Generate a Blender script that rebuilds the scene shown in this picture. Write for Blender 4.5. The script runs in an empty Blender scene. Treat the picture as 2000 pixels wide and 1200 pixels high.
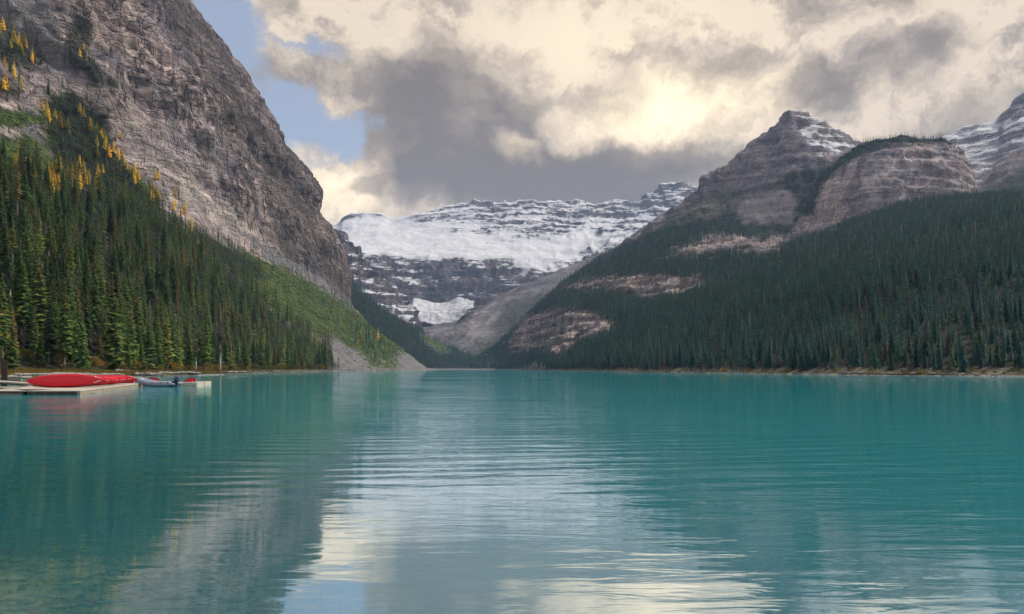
import bpy, math, random
import numpy as np

# ------------------------------------------------------------------ camera, sky, sun, exposure
K = 1.7 / 2.6            # lay-out numbers below are in lay-out units; K turns them into metres
HC = 2.6                 # eye height in lay-out units
FPX = 1500.0             # focal length in pixels of the 2000 px wide photograph
HOR = 720.0              # horizon row
sc = bpy.context.scene
cam_d = bpy.data.cameras.new('camera')
cam = bpy.data.objects.new('camera', cam_d)
sc.collection.objects.link(cam)
cam.location = (0, 0, HC * K)
cam.rotation_euler = (math.radians(90), 0, 0)
cam_d.sensor_width = 36.0
cam_d.lens = 36.0 * FPX / 2000.0
cam_d.shift_y = (HOR - 600.0) / 2000.0
cam_d.clip_start = 0.1
cam_d.clip_end = 60000
sc.camera = cam

SUN_AZ, SUN_EL = 62.0, 48.0


def nd(nt, typ, **kw):
    n = nt.nodes.new(typ)
    for k, v in kw.items():
        setattr(n, k, v)
    return n


class NT:
    """small helper to write node trees as expressions"""
    def __init__(s, nt):
        s.nt = nt
    def link(s, a, b):
        s.nt.links.new(a, b)
    def put(s, sock, v):
        if isinstance(v, bpy.types.NodeSocket):
            s.nt.links.new(v, sock)
        elif v is not None:
            sock.default_value = v
    def math(s, op, a, b=None, c=None, clamp=False):
        n = nd(s.nt, 'ShaderNodeMath', operation=op, use_clamp=clamp)
        s.put(n.inputs[0], a); s.put(n.inputs[1], b)
        if c is not None: s.put(n.inputs[2], c)
        return n.outputs[0]
    def vmath(s, op, a, b=None, scale=None):
        n = nd(s.nt, 'ShaderNodeVectorMath', operation=op)
        s.put(n.inputs[0], a)
        if b is not None: s.put(n.inputs[1], b)
        if scale is not None: s.put(n.inputs['Scale'], scale)
        return n.outputs['Value'] if op in ('LENGTH', 'DOT_PRODUCT') else n.outputs['Vector']
    def mapr(s, v, a, b, c=0.0, d=1.0, smooth=True):
        n = nd(s.nt, 'ShaderNodeMapRange', interpolation_type='SMOOTHSTEP' if smooth else 'LINEAR')
        s.put(n.inputs[0], v)
        for i, x in enumerate((a, b, c, d)): s.put(n.inputs[i + 1], x)
        return n.outputs[0]
    def noise(s, vec, scale=1.0, detail=4.0, rough=0.55, out='Fac', dist=0.0):
        n = nd(s.nt, 'ShaderNodeTexNoise')
        if vec is not None: s.put(n.inputs['Vector'], vec)
        n.inputs['Scale'].default_value = scale
        n.inputs['Detail'].default_value = detail
        n.inputs['Roughness'].default_value = rough
        n.inputs['Distortion'].default_value = dist
        return n.outputs[out]
    def mix(s, f, a, b, mode='MIX', clampf=True):
        n = nd(s.nt, 'ShaderNodeMix', data_type='RGBA', blend_type=mode, clamp_factor=clampf)
        s.put(n.inputs['Factor'], f)
        s.put(n.inputs['A'], a if isinstance(a, bpy.types.NodeSocket) else (*a, 1.0))
        s.put(n.inputs['B'], b if isinstance(b, bpy.types.NodeSocket) else (*b, 1.0))
        return n.outputs['Result']
    def ramp(s, f, stops, interp='LINEAR'):
        n = nd(s.nt, 'ShaderNodeValToRGB')
        cr = n.color_ramp; cr.interpolation = interp
        while len(cr.elements) < len(stops): cr.elements.new(0.5)
        for e, (p, c) in zip(cr.elements, stops):
            e.position = p; e.color = (*c, 1.0)
        s.put(n.inputs[0], f)
        return n.outputs['Color']
    def attr(s, name, out='Fac'):
        n = nd(s.nt, 'ShaderNodeAttribute', attribute_name=name)
        return n.outputs[out]
    def add(s, *v):
        r = v[0]
        for x in v[1:]: r = s.math('ADD', r, x)
        return r
    def mul(s, a, b): return s.math('MULTIPLY', a, b)
    def maxi(s, *v):
        r = v[0]
        for x in v[1:]: r = s.math('MAXIMUM', r, x)
        return r


def pdir(x, y):
    v = np.array([(x - 1000) / FPX, 1.0, (HOR - y) / FPX])
    return v / np.linalg.norm(v)


world = bpy.data.worlds.new('World')
sc.world = world
world.use_nodes = True
wt = world.node_tree
wt.nodes.clear()
w = NT(wt)
tc = nd(wt, 'ShaderNodeTexCoord').outputs['Generated']
sky = nd(wt, 'ShaderNodeTexSky', sky_type='NISHITA')
sky.sun_disc = False
sky.sun_elevation = math.radians(SUN_EL)
sky.sun_rotation = math.radians(SUN_AZ)
sky.altitude = 1700
sky.air_density = 1.3
sky.dust_density = 0.8
w2 = w.vmath('SUBTRACT', w.noise(tc, 4.5, 8, 0.66, 'Color'), (0.5, 0.5, 0.5))
dv = w.vmath('ADD', tc, w.vmath('SCALE', w2, scale=0.17))


def blob(x, y, rx, ry, soft=1.0, amp=1.0):
    """soft elliptical bank of cloud centred on a direction of the sky"""
    c = pdir(x, y)
    n = nd(wt, 'ShaderNodeVectorMath', operation='MULTIPLY_ADD')
    m_ = (FPX / rx, FPX / max(rx, ry), FPX / ry)
    w.put(n.inputs[0], dv); n.inputs[1].default_value = m_
    n.inputs[2].default_value = tuple(-c[k_] * m_[k_] for k_ in range(3))
    return w.mapr(w.vmath('LENGTH', n.outputs[0]), 1.0 + 0.38 * soft, max(0.0, 1.0 - 0.5 * soft), 0.0, amp, smooth=False)


clear = w.maxi(blob(415, 60, 80, 150, .6), blob(540, 235, 95, 62, .7), blob(645, 265, 75, 42, .8, .9), blob(590, 310, 50, 26, 1.0, .65), blob(590, 100, 90, 16, 1.2, .6))
fl = w.noise(w.vmath('MULTIPLY', dv, (1.0, 1.0, 1.6)), 6.0, 9, 0.68)
gen = w.noise(w.vmath('MULTIPLY', w.vmath('ADD', tc, (3.1, 1.7, 0.4)), (1.0, 1.0, 1.5)), 2.0, 4, 0.5, 'Color')
gs = nd(wt, 'ShaderNodeSeparateXYZ'); w.link(gen, gs.inputs[0])
# out of view the overcast has more blue gaps, added to cool the light
front = w.mapr(w.vmath('DOT_PRODUCT', tc, (0.0, 1.0, 0.0)), 0.72, 0.45)
clear = w.maxi(clear, w.mul(front, w.mapr(gs.outputs[0], 0.46, 0.56)))
dark = w.maxi(blob(900, 225, 195, 120, 1.0, .95), blob(1010, 335, 310, 85, .9, 1.05), blob(1270, 315, 220, 58, .8, 1.0),
              blob(1215, 185, 85, 40, 1.1, .85), blob(1400, 138, 115, 48, 1.2, .85), blob(1600, 160, 120, 50, 1.2, .8), blob(1740, 120, 110, 48, 1.2, .9),
              blob(1740, 15, 70, 30, 1.3, .65), blob(715, 372, 60, 28, 1.1, .95), blob(980, 10, 200, 28, 1.5, .35), blob(1930, 240, 180, 60, 1.5, .4))
dark = w.maxi(dark, w.mul(w.math('ADD', w.mul(front, .7), .3), w.mapr(gs.outputs[1], 0.42, 0.66, 0.0, 0.75)), w.mapr(fl, 0.3, 0.6, 0.0, 0.36))
dark = w.math('ADD', dark, w.mul(w.math('SUBTRACT', fl, 0.5), 2.7), clamp=True)
glow = w.maxi(blob(1320, 200, 170, 60, 1.5, 1.0), blob(1010, 285, 45, 22, 1.3, .7), blob(665, 375, 90, 55, 1.3, .9), blob(1180, 90, 260, 70, 1.6, .3))
dark = w.math('SUBTRACT', dark, w.mul(glow, 0.22), clamp=True)
cloud = w.ramp(dark, [(0.0, (0.60, 0.50, 0.385)), (0.15, (0.50, 0.415, 0.325)), (0.35, (0.355, 0.298, 0.245)), (0.60, (0.235, 0.197, 0.168)), (1.0, (0.150, 0.128, 0.118))])
cloud = w.mix(w.mul(glow, w.math('SUBTRACT', 1.0, w.mul(dark, .8))), cloud, (1.05, 0.85, 0.58))
clear = w.math('ADD', clear, w.mul(w.math('SUBTRACT', fl, 0.5), 0.9))
bg1 = nd(wt, 'ShaderNodeBackground'); w.put(bg1.inputs[0], w.mix(0.60, sky.outputs[0], (3.3, 3.5, 4.3))); bg1.inputs[1].default_value = 0.062
bg2 = nd(wt, 'ShaderNodeBackground'); w.put(bg2.inputs[0], cloud); bg2.inputs[1].default_value = 0.70
mx = nd(wt, 'ShaderNodeMixShader')
edge = w.mapr(clear, 0.20, 0.80)
w.put(mx.inputs[0], edge); w.link(bg2.outputs[0], mx.inputs[1]); w.link(bg1.outputs[0], mx.inputs[2])
wo = nd(wt, 'ShaderNodeOutputWorld'); w.link(mx.outputs[0], wo.inputs[0])

sun_d = bpy.data.lights.new('sun', 'SUN')
sun_d.energy = 1.5
sun_d.angle = math.radians(11)
sun_d.color = (1.0, 0.93, 0.83)
sun = bpy.data.objects.new('sun', sun_d)
sc.collection.objects.link(sun)
sun.rotation_euler = (math.radians(90 - SUN_EL), 0, math.radians(180 - SUN_AZ))

sc.view_settings.view_transform = 'Standard'
sc.view_settings.look = 'None'
sc.view_settings.gamma = 1.0
sc.view_settings.exposure = 1.18
sc.view_settings.use_curve_mapping = False
sc.render.engine = 'CYCLES'
sc.cycles.use_denoising = True
sc.cycles.max_bounces = 4
sc.cycles.diffuse_bounces = 2
sc.cycles.use_adaptive_sampling = True
sc.cycles.adaptive_threshold = 0.03
sc.cycles.glossy_bounces = 3
sc.cycles.transparent_max_bounces = 8
sc.cycles.volume_bounces = 1
sc.cycles.caustics_reflective = False
sc.cycles.caustics_refractive = False
sc.cycles.sample_clamp_indirect = 4.0

# ------------------------------------------------------------------ helpers
rng = np.random.default_rng(7)
random.seed(7)
COL = sc.collection


def P(x, y, d):
    """photograph pixel and distance -> point in lay-out units"""
    return ((x - 1000.0) / FPX * d, d, HC + (HOR - y) / FPX * d)


def proj(v):
    """lay-out units -> pixels"""
    d = np.maximum(v[:, 1], 1e-3)
    return 1000 + v[:, 0] / d * FPX, HOR - (v[:, 2] - HC) / d * FPX


def _h(ix, iy, iz, seed):
    with np.errstate(over='ignore'):
        h = (ix.astype(np.uint32) * np.uint32(374761393) + iy.astype(np.uint32) * np.uint32(668265263)
             + iz.astype(np.uint32) * np.uint32(2147483647) + np.uint32(seed) * np.uint32(974634777))
        h = (h ^ (h >> np.uint32(13))) * np.uint32(1274126177)
        h = h ^ (h >> np.uint32(16))
    return (h & np.uint32(0xFFFFFF)).astype(np.float64) / 16777215.0


def vnoise(p, seed=0):
    i = np.floor(p).astype(np.int64); f = p - i
    f = f * f * f * (f * (f * 6 - 15) + 10)
    r = 0
    for dx in (0, 1):
        wx = f[:, 0] if dx else 1 - f[:, 0]
        for dy in (0, 1):
            wy = f[:, 1] if dy else 1 - f[:, 1]
            for dz in (0, 1):
                wz = f[:, 2] if dz else 1 - f[:, 2]
                r = r + wx * wy * wz * _h(i[:, 0] + dx, i[:, 1] + dy, i[:, 2] + dz, seed)
    return r * 2 - 1


def fbm(p, octv=4, seed=0, gain=0.5, ridged=False):
    a, s, r = 1.0, 0.0, 0.0
    q = np.array(p, dtype=float)
    for o in range(octv):
        n = vnoise(q, seed + o * 17)
        if ridged: n = 1 - 2 * np.abs(n)
        r = r + a * n; s += a
        a *= gain; q = q * 2.03 + 11.3
    return r / s


def cr(pts, t):
    """catmull-rom along axis 0 at parameters t (0..n-1)"""
    n = len(pts)
    i = np.clip(np.floor(t).astype(int), 0, n - 2); f = (t - i)
    f = f.reshape((-1,) + (1,) * (pts.ndim - 1))
    p1, p2 = pts[i], pts[i + 1]
    p0 = np.where((i > 0).reshape(f.shape), pts[np.maximum(i - 1, 0)], 2 * p1 - p2)
    p3 = np.where((i < n - 2).reshape(f.shape), pts[np.minimum(i + 2, n - 1)], 2 * p2 - p1)
    return 0.5 * ((2 * p1) + (p2 - p0) * f + (2 * p0 - 5 * p1 + 4 * p2 - p3) * f ** 2 + (3 * p1 - p0 - 3 * p2 + p3) * f ** 3)


def arc_t(pts, n):
    """n parameters spread evenly by mean spacing of the control rows"""
    d = np.linalg.norm(np.diff(pts, axis=0), axis=-1)
    d = d.reshape(d.shape[0], -1).mean(axis=1)
    c = np.concatenate([[0], np.cumsum(d)])
    return np.interp(np.linspace(0, c[-1], n), c, np.arange(len(c)))


def surf(grid, nr, nc, even=True):
    """control grid (rows, cols, 3) -> dense (nr, nc, 3)"""
    g = np.array(grid, dtype=float)
    g = cr(g, arc_t(g, nr) if even else np.linspace(0, len(g) - 1, nr))
    gt = np.swapaxes(g, 0, 1)
    gt = cr(gt, arc_t(gt, nc) if even else np.linspace(0, len(gt) - 1, nc))
    return np.swapaxes(gt, 0, 1)


def normals(g):
    du = np.gradient(g, axis=1); dv_ = np.gradient(g, axis=0)
    n = np.cross(du, dv_)
    n /= np.linalg.norm(n, axis=-1, keepdims=True) + 1e-9
    return n


def mesh(name, verts, faces, mat=None, smooth=False, attrs=None):
    me = bpy.data.meshes.new(name)
    me.from_pydata([tuple(v) for v in verts] if not isinstance(verts, np.ndarray) else verts.tolist(), [], faces if isinstance(faces, list) else faces.tolist())
    me.update()
    if smooth: me.polygons.foreach_set('use_smooth', np.ones(len(me.polygons), dtype=bool))
    if mat is not None:
        for m_ in (mat if isinstance(mat, (list, tuple)) else [mat]): me.materials.append(m_)
    for k_, v_ in (attrs or {}).items():
        a = me.attributes.new(k_, 'FLOAT', 'POINT'); a.data.foreach_set('value', np.asarray(v_, dtype=np.float32))
    return me


def link(name, me, parent=None, loc=(0, 0, 0), rot=(0, 0, 0), scl=(1, 1, 1), **props):
    o = bpy.data.objects.new(name, me)
    COL.objects.link(o)
    o.location = loc; o.rotation_euler = rot; o.scale = scl
    if parent is not None: o.parent = parent
    for k_, v_ in props.items(): o[k_] = v_
    return o


def grid_faces(nr, nc, flip=False):
    i = np.arange(nr * nc).reshape(nr, nc)
    a, b, c, d = i[:-1, :-1].ravel(), i[:-1, 1:].ravel(), i[1:, 1:].ravel(), i[1:, :-1].ravel()
    return np.stack([d, c, b, a] if flip else [a, b, c, d], axis=1)


def inpoly(x, y, poly):
    poly = np.array(poly, float); r = np.zeros(len(x), bool)
    j = len(poly) - 1
    for i in range(len(poly)):
        xi, yi = poly[i]; xj, yj = poly[j]
        c = ((yi > y) != (yj > y)) & (x < (xj - xi) * (y - yi) / (yj - yi + 1e-12) + xi)
        r ^= c; j = i
    return r


def pdist(x, y, poly):
    """signed distance to polygon, positive inside"""
    poly = np.array(poly, float); d = np.full(len(x), 1e9)
    for i in range(len(poly)):
        ax, ay = poly[i - 1]; bx, by = poly[i]
        ex, ey = bx - ax, by - ay
        t = np.clip(((x - ax) * ex + (y - ay) * ey) / (ex * ex + ey * ey + 1e-9), 0, 1)
        d = np.minimum(d, np.hypot(x - ax - t * ex, y - ay - t * ey))
    return np.where(inpoly(x, y, poly), d, -d)


def zone(v, polys, soft=8.0, rag=6.0, seed=3, scale=0.06):
    """0..1 mask of a surface: the polygons are outlines on the mountain side, ragged by noise"""
    x, y = proj(v)
    n = fbm(v * scale, 4, seed, 0.6)
    m = np.zeros(len(x))
    for p in polys:
        m = np.maximum(m, np.clip((pdist(x, y, p) + rag * n * 2) / soft + 0.5, 0, 1))
    return m

# ------------------------------------------------------------------ materials
def newmat(name):
    m = bpy.data.materials.new(name); m.use_nodes = True
    nt = m.node_tree; nt.nodes.clear()
    out = nd(nt, 'ShaderNodeOutputMaterial')
    return m, NT(nt), out


def principled(t, out, col, rough=0.8, normal=None, spec=0.3, metal=0.0):
    b = nd(t.nt, 'ShaderNodeBsdfPrincipled')
    t.put(b.inputs['Base Color'], col if isinstance(col, bpy.types.NodeSocket) else (*col, 1))
    t.put(b.inputs['Roughness'], rough)
    b.inputs['Specular IOR Level'].default_value = spec
    b.inputs['Metallic'].default_value = metal
    if normal is not None: t.put(b.inputs['Normal'], normal)
    t.link(b.outputs[0], out.inputs['Surface'])
    return b


def bump(t, h, strength=0.5, dist=1.0):
    n = nd(t.nt, 'ShaderNodeBump')
    n.inputs['Strength'].default_value = strength; n.inputs['Distance'].default_value = dist
    t.put(n.inputs['Height'], h)
    return n.outputs[0]


def simple(name, col, rough=0.6, var=0.15, scale=3.0, spec=0.3, bmp=0.0, metal=0.0):
    m, t, o = newmat(name)
    c = nd(t.nt, 'ShaderNodeTexCoord').outputs['Object']
    n = t.noise(c, scale, 5, 0.6)
    cc = t.mix(n, tuple(x * (1 - var) for x in col), tuple(min(1, x * (1 + var)) for x in col))
    principled(t, o, cc, rough, bump(t, n, bmp, 0.02) if bmp else None, spec, metal)
    return m


def cvb(t, sep, zz, a, b):
    n = nd(t.nt, 'ShaderNodeCombineXYZ')
    t.put(n.inputs[0], t.mul(sep.outputs[0], a)); t.put(n.inputs[1], t.mul(sep.outputs[1], a)); t.put(n.inputs[2], t.mul(zz, b))
    return n.outputs[0]


def rock_mat(name, cols, strata=0.10, warp=14.0, snow=0.0, snow_z=(0.45, 0.75), streak=0.3, crack=0.035, grass=((0.050, 0.095, 0.024), (0.125, 0.165, 0.042)),
             scree=((0.21, 0.195, 0.205), (0.37, 0.35, 0.355)), lines=0.55, seam=0.5, fsc=0.22, patch=((0.80, 0.82, 0.94), (1.10, 1.03, 1.0)), dip=0.0, bstr=0.8, bdist=2.5, dark=0.55):
    m, t, o = newmat(name)
    c = nd(t.nt, 'ShaderNodeTexCoord').outputs['Object']
    geo = nd(t.nt, 'ShaderNodeNewGeometry')
    wv = t.noise(c, 0.012, 4, 0.6)
    sep = nd(t.nt, 'ShaderNodeSeparateXYZ'); t.link(c, sep.inputs[0])
    zz = t.add(sep.outputs[2], t.mul(wv, warp), t.mul(sep.outputs[1], dip))
    cv = nd(t.nt, 'ShaderNodeCombineXYZ')
    t.put(cv.inputs[0], t.mul(sep.outputs[0], 0.006)); t.put(cv.inputs[1], t.mul(sep.outputs[1], 0.006)); t.put(cv.inputs[2], t.mul(zz, strata))
    st = t.noise(cv.outputs[0], 1.0, 5, 0.65)
    sv = nd(t.nt, 'ShaderNodeCombineXYZ')
    t.put(sv.inputs[0], t.mul(sep.outputs[0], 0.07)); t.put(sv.inputs[1], t.mul(sep.outputs[1], 0.07)); t.put(sv.inputs[2], t.mul(zz, 0.012))
    sk = t.noise(sv.outputs[0], 1.0, 6, 0.6)
    big = t.noise(c, 0.009, 4, 0.55)
    fine = t.noise(c, fsc, 8, 0.7)
    f = t.add(t.mul(st, 0.55), t.mul(big, 0.35), t.mul(fine, 0.35), -0.125)
    col = t.ramp(f, [(0.30, cols[0]), (0.44, cols[1]), (0.54, cols[2]), (0.68, cols[3])])
    col = t.mix(1.0, col, t.mix(t.mapr(t.noise(c, 0.014, 4, 0.6), 0.36, 0.64), patch[0], patch[1]), 'MULTIPLY')
    # mineral stains
    col = t.mix(t.mul(t.mapr(t.noise(t.vmath('MULTIPLY', c, (1, 1, .45)), 0.03, 5, 0.6), 0.58, 0.72), 0.5), col, cols[4])
    skm = t.mapr(sk, 0.52, 0.66)
    col = t.mix(t.mul(skm, streak), col, tuple(x * 0.42 for x in cols[1]))
    vor = nd(t.nt, 'ShaderNodeTexVoronoi', feature='DISTANCE_TO_EDGE')
    t.put(vor.inputs['Vector'], t.vmath('ADD', t.vmath('MULTIPLY', c, (1.0, 1.0, 0.55)), t.vmath('SCALE', t.noise(c, 0.06, 4, 0.6, 'Color'), scale=16.0)))
    vor.inputs['Scale'].default_value = crack * 2.2
    ck = t.mapr(vor.outputs['Distance'], 0.0, 0.06)
    col = t.mix(t.mul(t.math('SUBTRACT', 1.0, ck), 0.22), col, tuple(x * 0.35 for x in cols[0]))
    vf = nd(t.nt, 'ShaderNodeTexVoronoi'); vf.inputs['Scale'].default_value = crack * 1.6
    t.put(vf.inputs['Vector'], t.vmath('ADD', t.vmath('MULTIPLY', c, (1.0, 1.0, 0.45)), t.vmath('SCALE', t.noise(c, 0.05, 3, 0.6, 'Color'), scale=18.0)))
    vg = nd(t.nt, 'ShaderNodeTexVoronoi'); vg.inputs['Scale'].default_value = crack * 6.0
    t.put(vg.inputs['Vector'], t.vmath('MULTIPLY', c, (1.0, 1.0, 0.6)))
    thin_ = nd(t.nt, 'ShaderNodeCombineXYZ')
    t.put(thin_.inputs[0], t.mul(sep.outputs[0], 0.012)); t.put(thin_.inputs[1], t.mul(sep.outputs[1], 0.012)); t.put(thin_.inputs[2], t.mul(zz, strata * 4.0))
    ls = t.noise(thin_.outputs[0], 1.0, 3, 0.6)
    col = t.mix(t.mul(t.mapr(ls, 0.56, 0.66), lines), col, tuple(x * 0.5 for x in cols[0]))
    col = t.mix(1.0, col, t.mix(vg.outputs['Color'], (0.80, 0.80, 0.80), (1.18, 1.18, 1.18)), 'MULTIPLY')
    col = t.mix(1.0, col, t.mix(t.mapr(vf.outputs['Color'], 0.2, 0.8), (0.72, 0.72, 0.74), (1.25, 1.24, 1.22)), 'MULTIPLY')
    n_a = t.noise(t.vmath('MULTIPLY', c, (0.055, 0.055, 0.010)), 1.0, 4, 0.55, dist=0.5)
    n_b = t.noise(cvb(t, sep, zz, 0.014, 0.075), 1.0, 4, 0.55, dist=0.4)
    la = t.mapr(t.math('ABSOLUTE', t.math('SUBTRACT', n_a, 0.5)), 0.0, 0.022)
    lb_ = t.mapr(t.math('ABSOLUTE', t.math('SUBTRACT', n_b, 0.5)), 0.0, 0.020)
    lc = t.mul(la, lb_)
    plate = t.add(t.mul(t.mapr(n_a, 0.495, 0.505), 0.24), t.mul(t.mapr(n_b, 0.495, 0.505), 0.30))
    col = t.mix(1.0, col, t.mix(plate, (0.82, 0.82, 0.82), (1.75, 1.70, 1.64)), 'MULTIPLY')
    col = t.mix(t.mul(t.math('SUBTRACT', 1.0, lc), seam), col, tuple(x * 0.32 for x in cols[0]))
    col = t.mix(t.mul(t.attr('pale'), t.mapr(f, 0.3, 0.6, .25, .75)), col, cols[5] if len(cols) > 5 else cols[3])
    h = t.add(t.mul(st, 1.3), t.mul(sk, 0.7), t.mul(fine, 1.1), t.mul(ck, 0.25), t.mul(vf.outputs['Distance'], 0.9), t.mul(vg.outputs['Distance'], 0.5), t.mul(ls, 0.7 * lines), t.mul(lc, 0.5 * seam), t.mul(plate, 0.8))
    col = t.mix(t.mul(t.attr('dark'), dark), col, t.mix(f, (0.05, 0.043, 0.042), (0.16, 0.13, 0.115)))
    fs = t.noise(c, 0.5, 6, 0.75)
    sc_col = t.mix(t.mapr(fs, 0.35, 0.65), scree[0], scree[1])
    col = t.mix(t.attr('scree'), col, sc_col)
    gn = t.noise(c, 0.10, 8, 0.7)
    g_col = t.mix(t.mapr(gn, 0.42, 0.58), grass[0], grass[1])
    col = t.mix(t.attr('grass'), col, g_col)
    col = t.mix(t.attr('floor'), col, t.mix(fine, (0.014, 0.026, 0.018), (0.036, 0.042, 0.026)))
    if snow > 0:
        ns = nd(t.nt, 'ShaderNodeSeparateXYZ'); t.link(geo.outputs['Normal'], ns.inputs[0])
        sn = t.add(ns.outputs[2], t.mul(t.math('SUBTRACT', st, 0.5), 1.15), t.mul(t.math('SUBTRACT', fine, 0.5), 1.0), t.mul(t.attr('snow'), 0.9), t.mul(t.math('SUBTRACT', ls, 0.5), 0.9), -0.5)
        sm = t.mul(t.mapr(sn, snow_z[0], snow_z[1]), snow)
        col = t.mix(sm, col, t.mix(big, (0.66, 0.69, 0.77), (0.88, 0.87, 0.88)))
        h = t.mul(h, t.math('SUBTRACT', 1.0, t.mul(sm, 0.8)))
    principled(t, o, col, 0.9, bump(t, h, bstr, bdist), 0.15)
    return m


CLIFF = [(0.11, 0.094, 0.105), (0.27, 0.235, 0.245), (0.43, 0.38, 0.375), (0.62, 0.555, 0.525), (0.56, 0.37, 0.24), (0.68, 0.59, 0.555)]
m_cliff = rock_mat('cliff_rock', CLIFF, strata=0.11, streak=0.8, dip=0.16, lines=0.3, bdist=4.0, bstr=1.0, dark=0.75, seam=0.8, patch=((0.72, 0.74, 0.86), (1.34, 1.22, 1.12)))
m_far = rock_mat('snowy_rock', [(0.07, 0.067, 0.085), (0.13, 0.12, 0.14), (0.19, 0.165, 0.17), (0.27, 0.235, 0.22), (0.22, 0.16, 0.12)],
                 strata=0.055, warp=14, snow=1.0, snow_z=(0.21, 0.30), streak=0.3, crack=0.012, bdist=9.0, fsc=0.06)
m_thumb = rock_mat('banded_rock', [(0.10, 0.09, 0.105), (0.22, 0.195, 0.21), (0.34, 0.30, 0.305), (0.49, 0.435, 0.42), (0.40, 0.31, 0.23)],
                   strata=0.11, warp=10, snow=1.0, snow_z=(0.50, 0.72), streak=0.2, crack=0.02)
m_hive = rock_mat('dome_rock', [(0.17, 0.145, 0.15), (0.31, 0.265, 0.265), (0.45, 0.39, 0.375), (0.60, 0.525, 0.485), (0.54, 0.41, 0.30)],
                  strata=0.22, warp=7, streak=0.2, crack=0.03, dip=-0.02, bdist=2.0)
m_outcrop = rock_mat('pale_outcrop_rock', [(0.12, 0.105, 0.11), (0.26, 0.225, 0.22), (0.42, 0.36, 0.335), (0.60, 0.52, 0.46), (0.52, 0.36, 0.22)],
                     strata=0.20, warp=7, streak=0.45, crack=0.045, bdist=2.0)
m_moraine = rock_mat('moraine', [(0.12, 0.11, 0.12), (0.18, 0.165, 0.175), (0.24, 0.22, 0.23), (0.32, 0.295, 0.295), (0.27, 0.23, 0.21)],
                     strata=0.03, warp=30, streak=0.6, crack=0.02, bdist=2.5)

# glacier ice
m_ice, t, o = newmat('glacier_ice')
c = nd(t.nt, 'ShaderNodeTexCoord').outputs['Object']
n1 = t.noise(c, 0.02, 6, 0.6); n2 = t.noise(t.vmath('MULTIPLY', c, (0.05, 0.18, 0.18)), 1.0, 6, 0.65)
principled(t, o, t.mix(t.mul(t.mapr(t.noise(c, 0.03, 7, 0.7), 0.52, 0.66), .6), t.mix(t.mapr(n2, 0.40, 0.62), (0.80, 0.80, 0.83), t.mix(n1, (0.50, 0.57, 0.68), (0.74, 0.76, 0.80))), (0.36, 0.34, 0.35)), 0.7, bump(t, n2, 1.0, 6.0), 0.2)


def leaf_mat(name, ramp, tip=None, tipf=0.0, rough=0.75, trans=0.15):
    m, t, o = newmat(name)
    oi = nd(t.nt, 'ShaderNodeObjectInfo')
    col = t.ramp(oi.outputs['Random'], ramp)
    g = nd(t.nt, 'ShaderNodeNewGeometry')
    c = nd(t.nt, 'ShaderNodeTexCoord').outputs['Object']
    rnd = g.outputs['Random Per Island']
    col = t.mix(1.0, col, t.mix(rnd, (0.7, 0.7, 0.7), (1.3, 1.3, 1.3)), 'MULTIPLY')
    col = t.mix(1.0, col, t.mix(t.math('FRACT', t.mul(oi.outputs['Random'], 7.77)), (0.55, 0.58, 0.62), (1.55, 1.5, 1.4)), 'MULTIPLY')
    if tip is not None:
        r2 = t.math('FRACT', t.mul(oi.outputs['Random'], 17.31))
        col = t.mix(t.mul(t.mul(t.mapr(t.attr('hgt'), 0.62, 0.95), t.mapr(r2, 0.35, 0.9)), tipf), col, tip)
    col = t.mix(t.attr('tipc'), col, t.mix(0.5, col, t.mix(1.0, col, (1.9, 1.8, 1.5), 'MULTIPLY')))
    b = nd(t.nt, 'ShaderNodeBsdfPrincipled'); t.put(b.inputs['Base Color'], col)
    b.inputs['Roughness'].default_value = rough; b.inputs['Specular IOR Level'].default_value = 0.2
    tr = nd(t.nt, 'ShaderNodeBsdfTranslucent'); t.put(tr.inputs[0], col)
    ms = nd(t.nt, 'ShaderNodeMixShader'); ms.inputs[0].default_value = trans
    t.link(b.outputs[0], ms.inputs[1]); t.link(tr.outputs[0], ms.inputs[2]); t.link(ms.outputs[0], o.inputs['Surface'])
    return m


m_needle = leaf_mat('spruce_needles', [(0.0, (0.042, 0.104, 0.030)), (0.35, (0.070, 0.134, 0.034)), (0.7, (0.102, 0.158, 0.040)), (0.9, (0.150, 0.184, 0.046)), (1.0, (0.195, 0.145, 0.054))],
                    tip=(0.15, 0.085, 0.036), tipf=0.75)
m_needle_shade = leaf_mat('shade_blue_spruce_needles', [(0.0, (0.012, 0.078, 0.086)), (0.4, (0.020, 0.102, 0.096)), (0.75, (0.040, 0.120, 0.086)), (0.93, (0.064, 0.116, 0.070)), (1.0, (0.11, 0.072, 0.054))],  # blue shade and haze of the right slope put into the needle colour
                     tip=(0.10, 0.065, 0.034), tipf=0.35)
m_larch = leaf_mat('golden_larch_needles', [(0.0, (0.74, 0.51, 0.055)), (0.5, (0.80, 0.60, 0.080)), (0.8, (0.70, 0.58, 0.10)), (1.0, (0.50, 0.46, 0.10))], trans=0.3)
m_grey_needle = leaf_mat('dying_needles', [(0.0, (0.10, 0.09, 0.062)), (1.0, (0.13, 0.115, 0.085))])
m_bush = leaf_mat('shrub_leaves', [(0.0, (0.07, 0.085, 0.02)), (0.3, (0.16, 0.14, 0.025)), (0.55, (0.30, 0.20, 0.03)), (0.8, (0.38, 0.21, 0.03)), (1.0, (0.12, 0.12, 0.03))], trans=0.3)
m_willow = leaf_mat('willow_leaves', [(0.0, (0.30, 0.28, 0.06)), (1.0, (0.36, 0.28, 0.05))], trans=0.35)
m_grass = leaf_mat('bank_grass_blades', [(0.0, (0.20, 0.15, 0.035)), (1.0, (0.22, 0.16, 0.04))], trans=0.3)
m_bark = simple('grey_bark', (0.17, 0.145, 0.13), 0.9, 0.35, 6.0, 0.1, 0.5)
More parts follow.
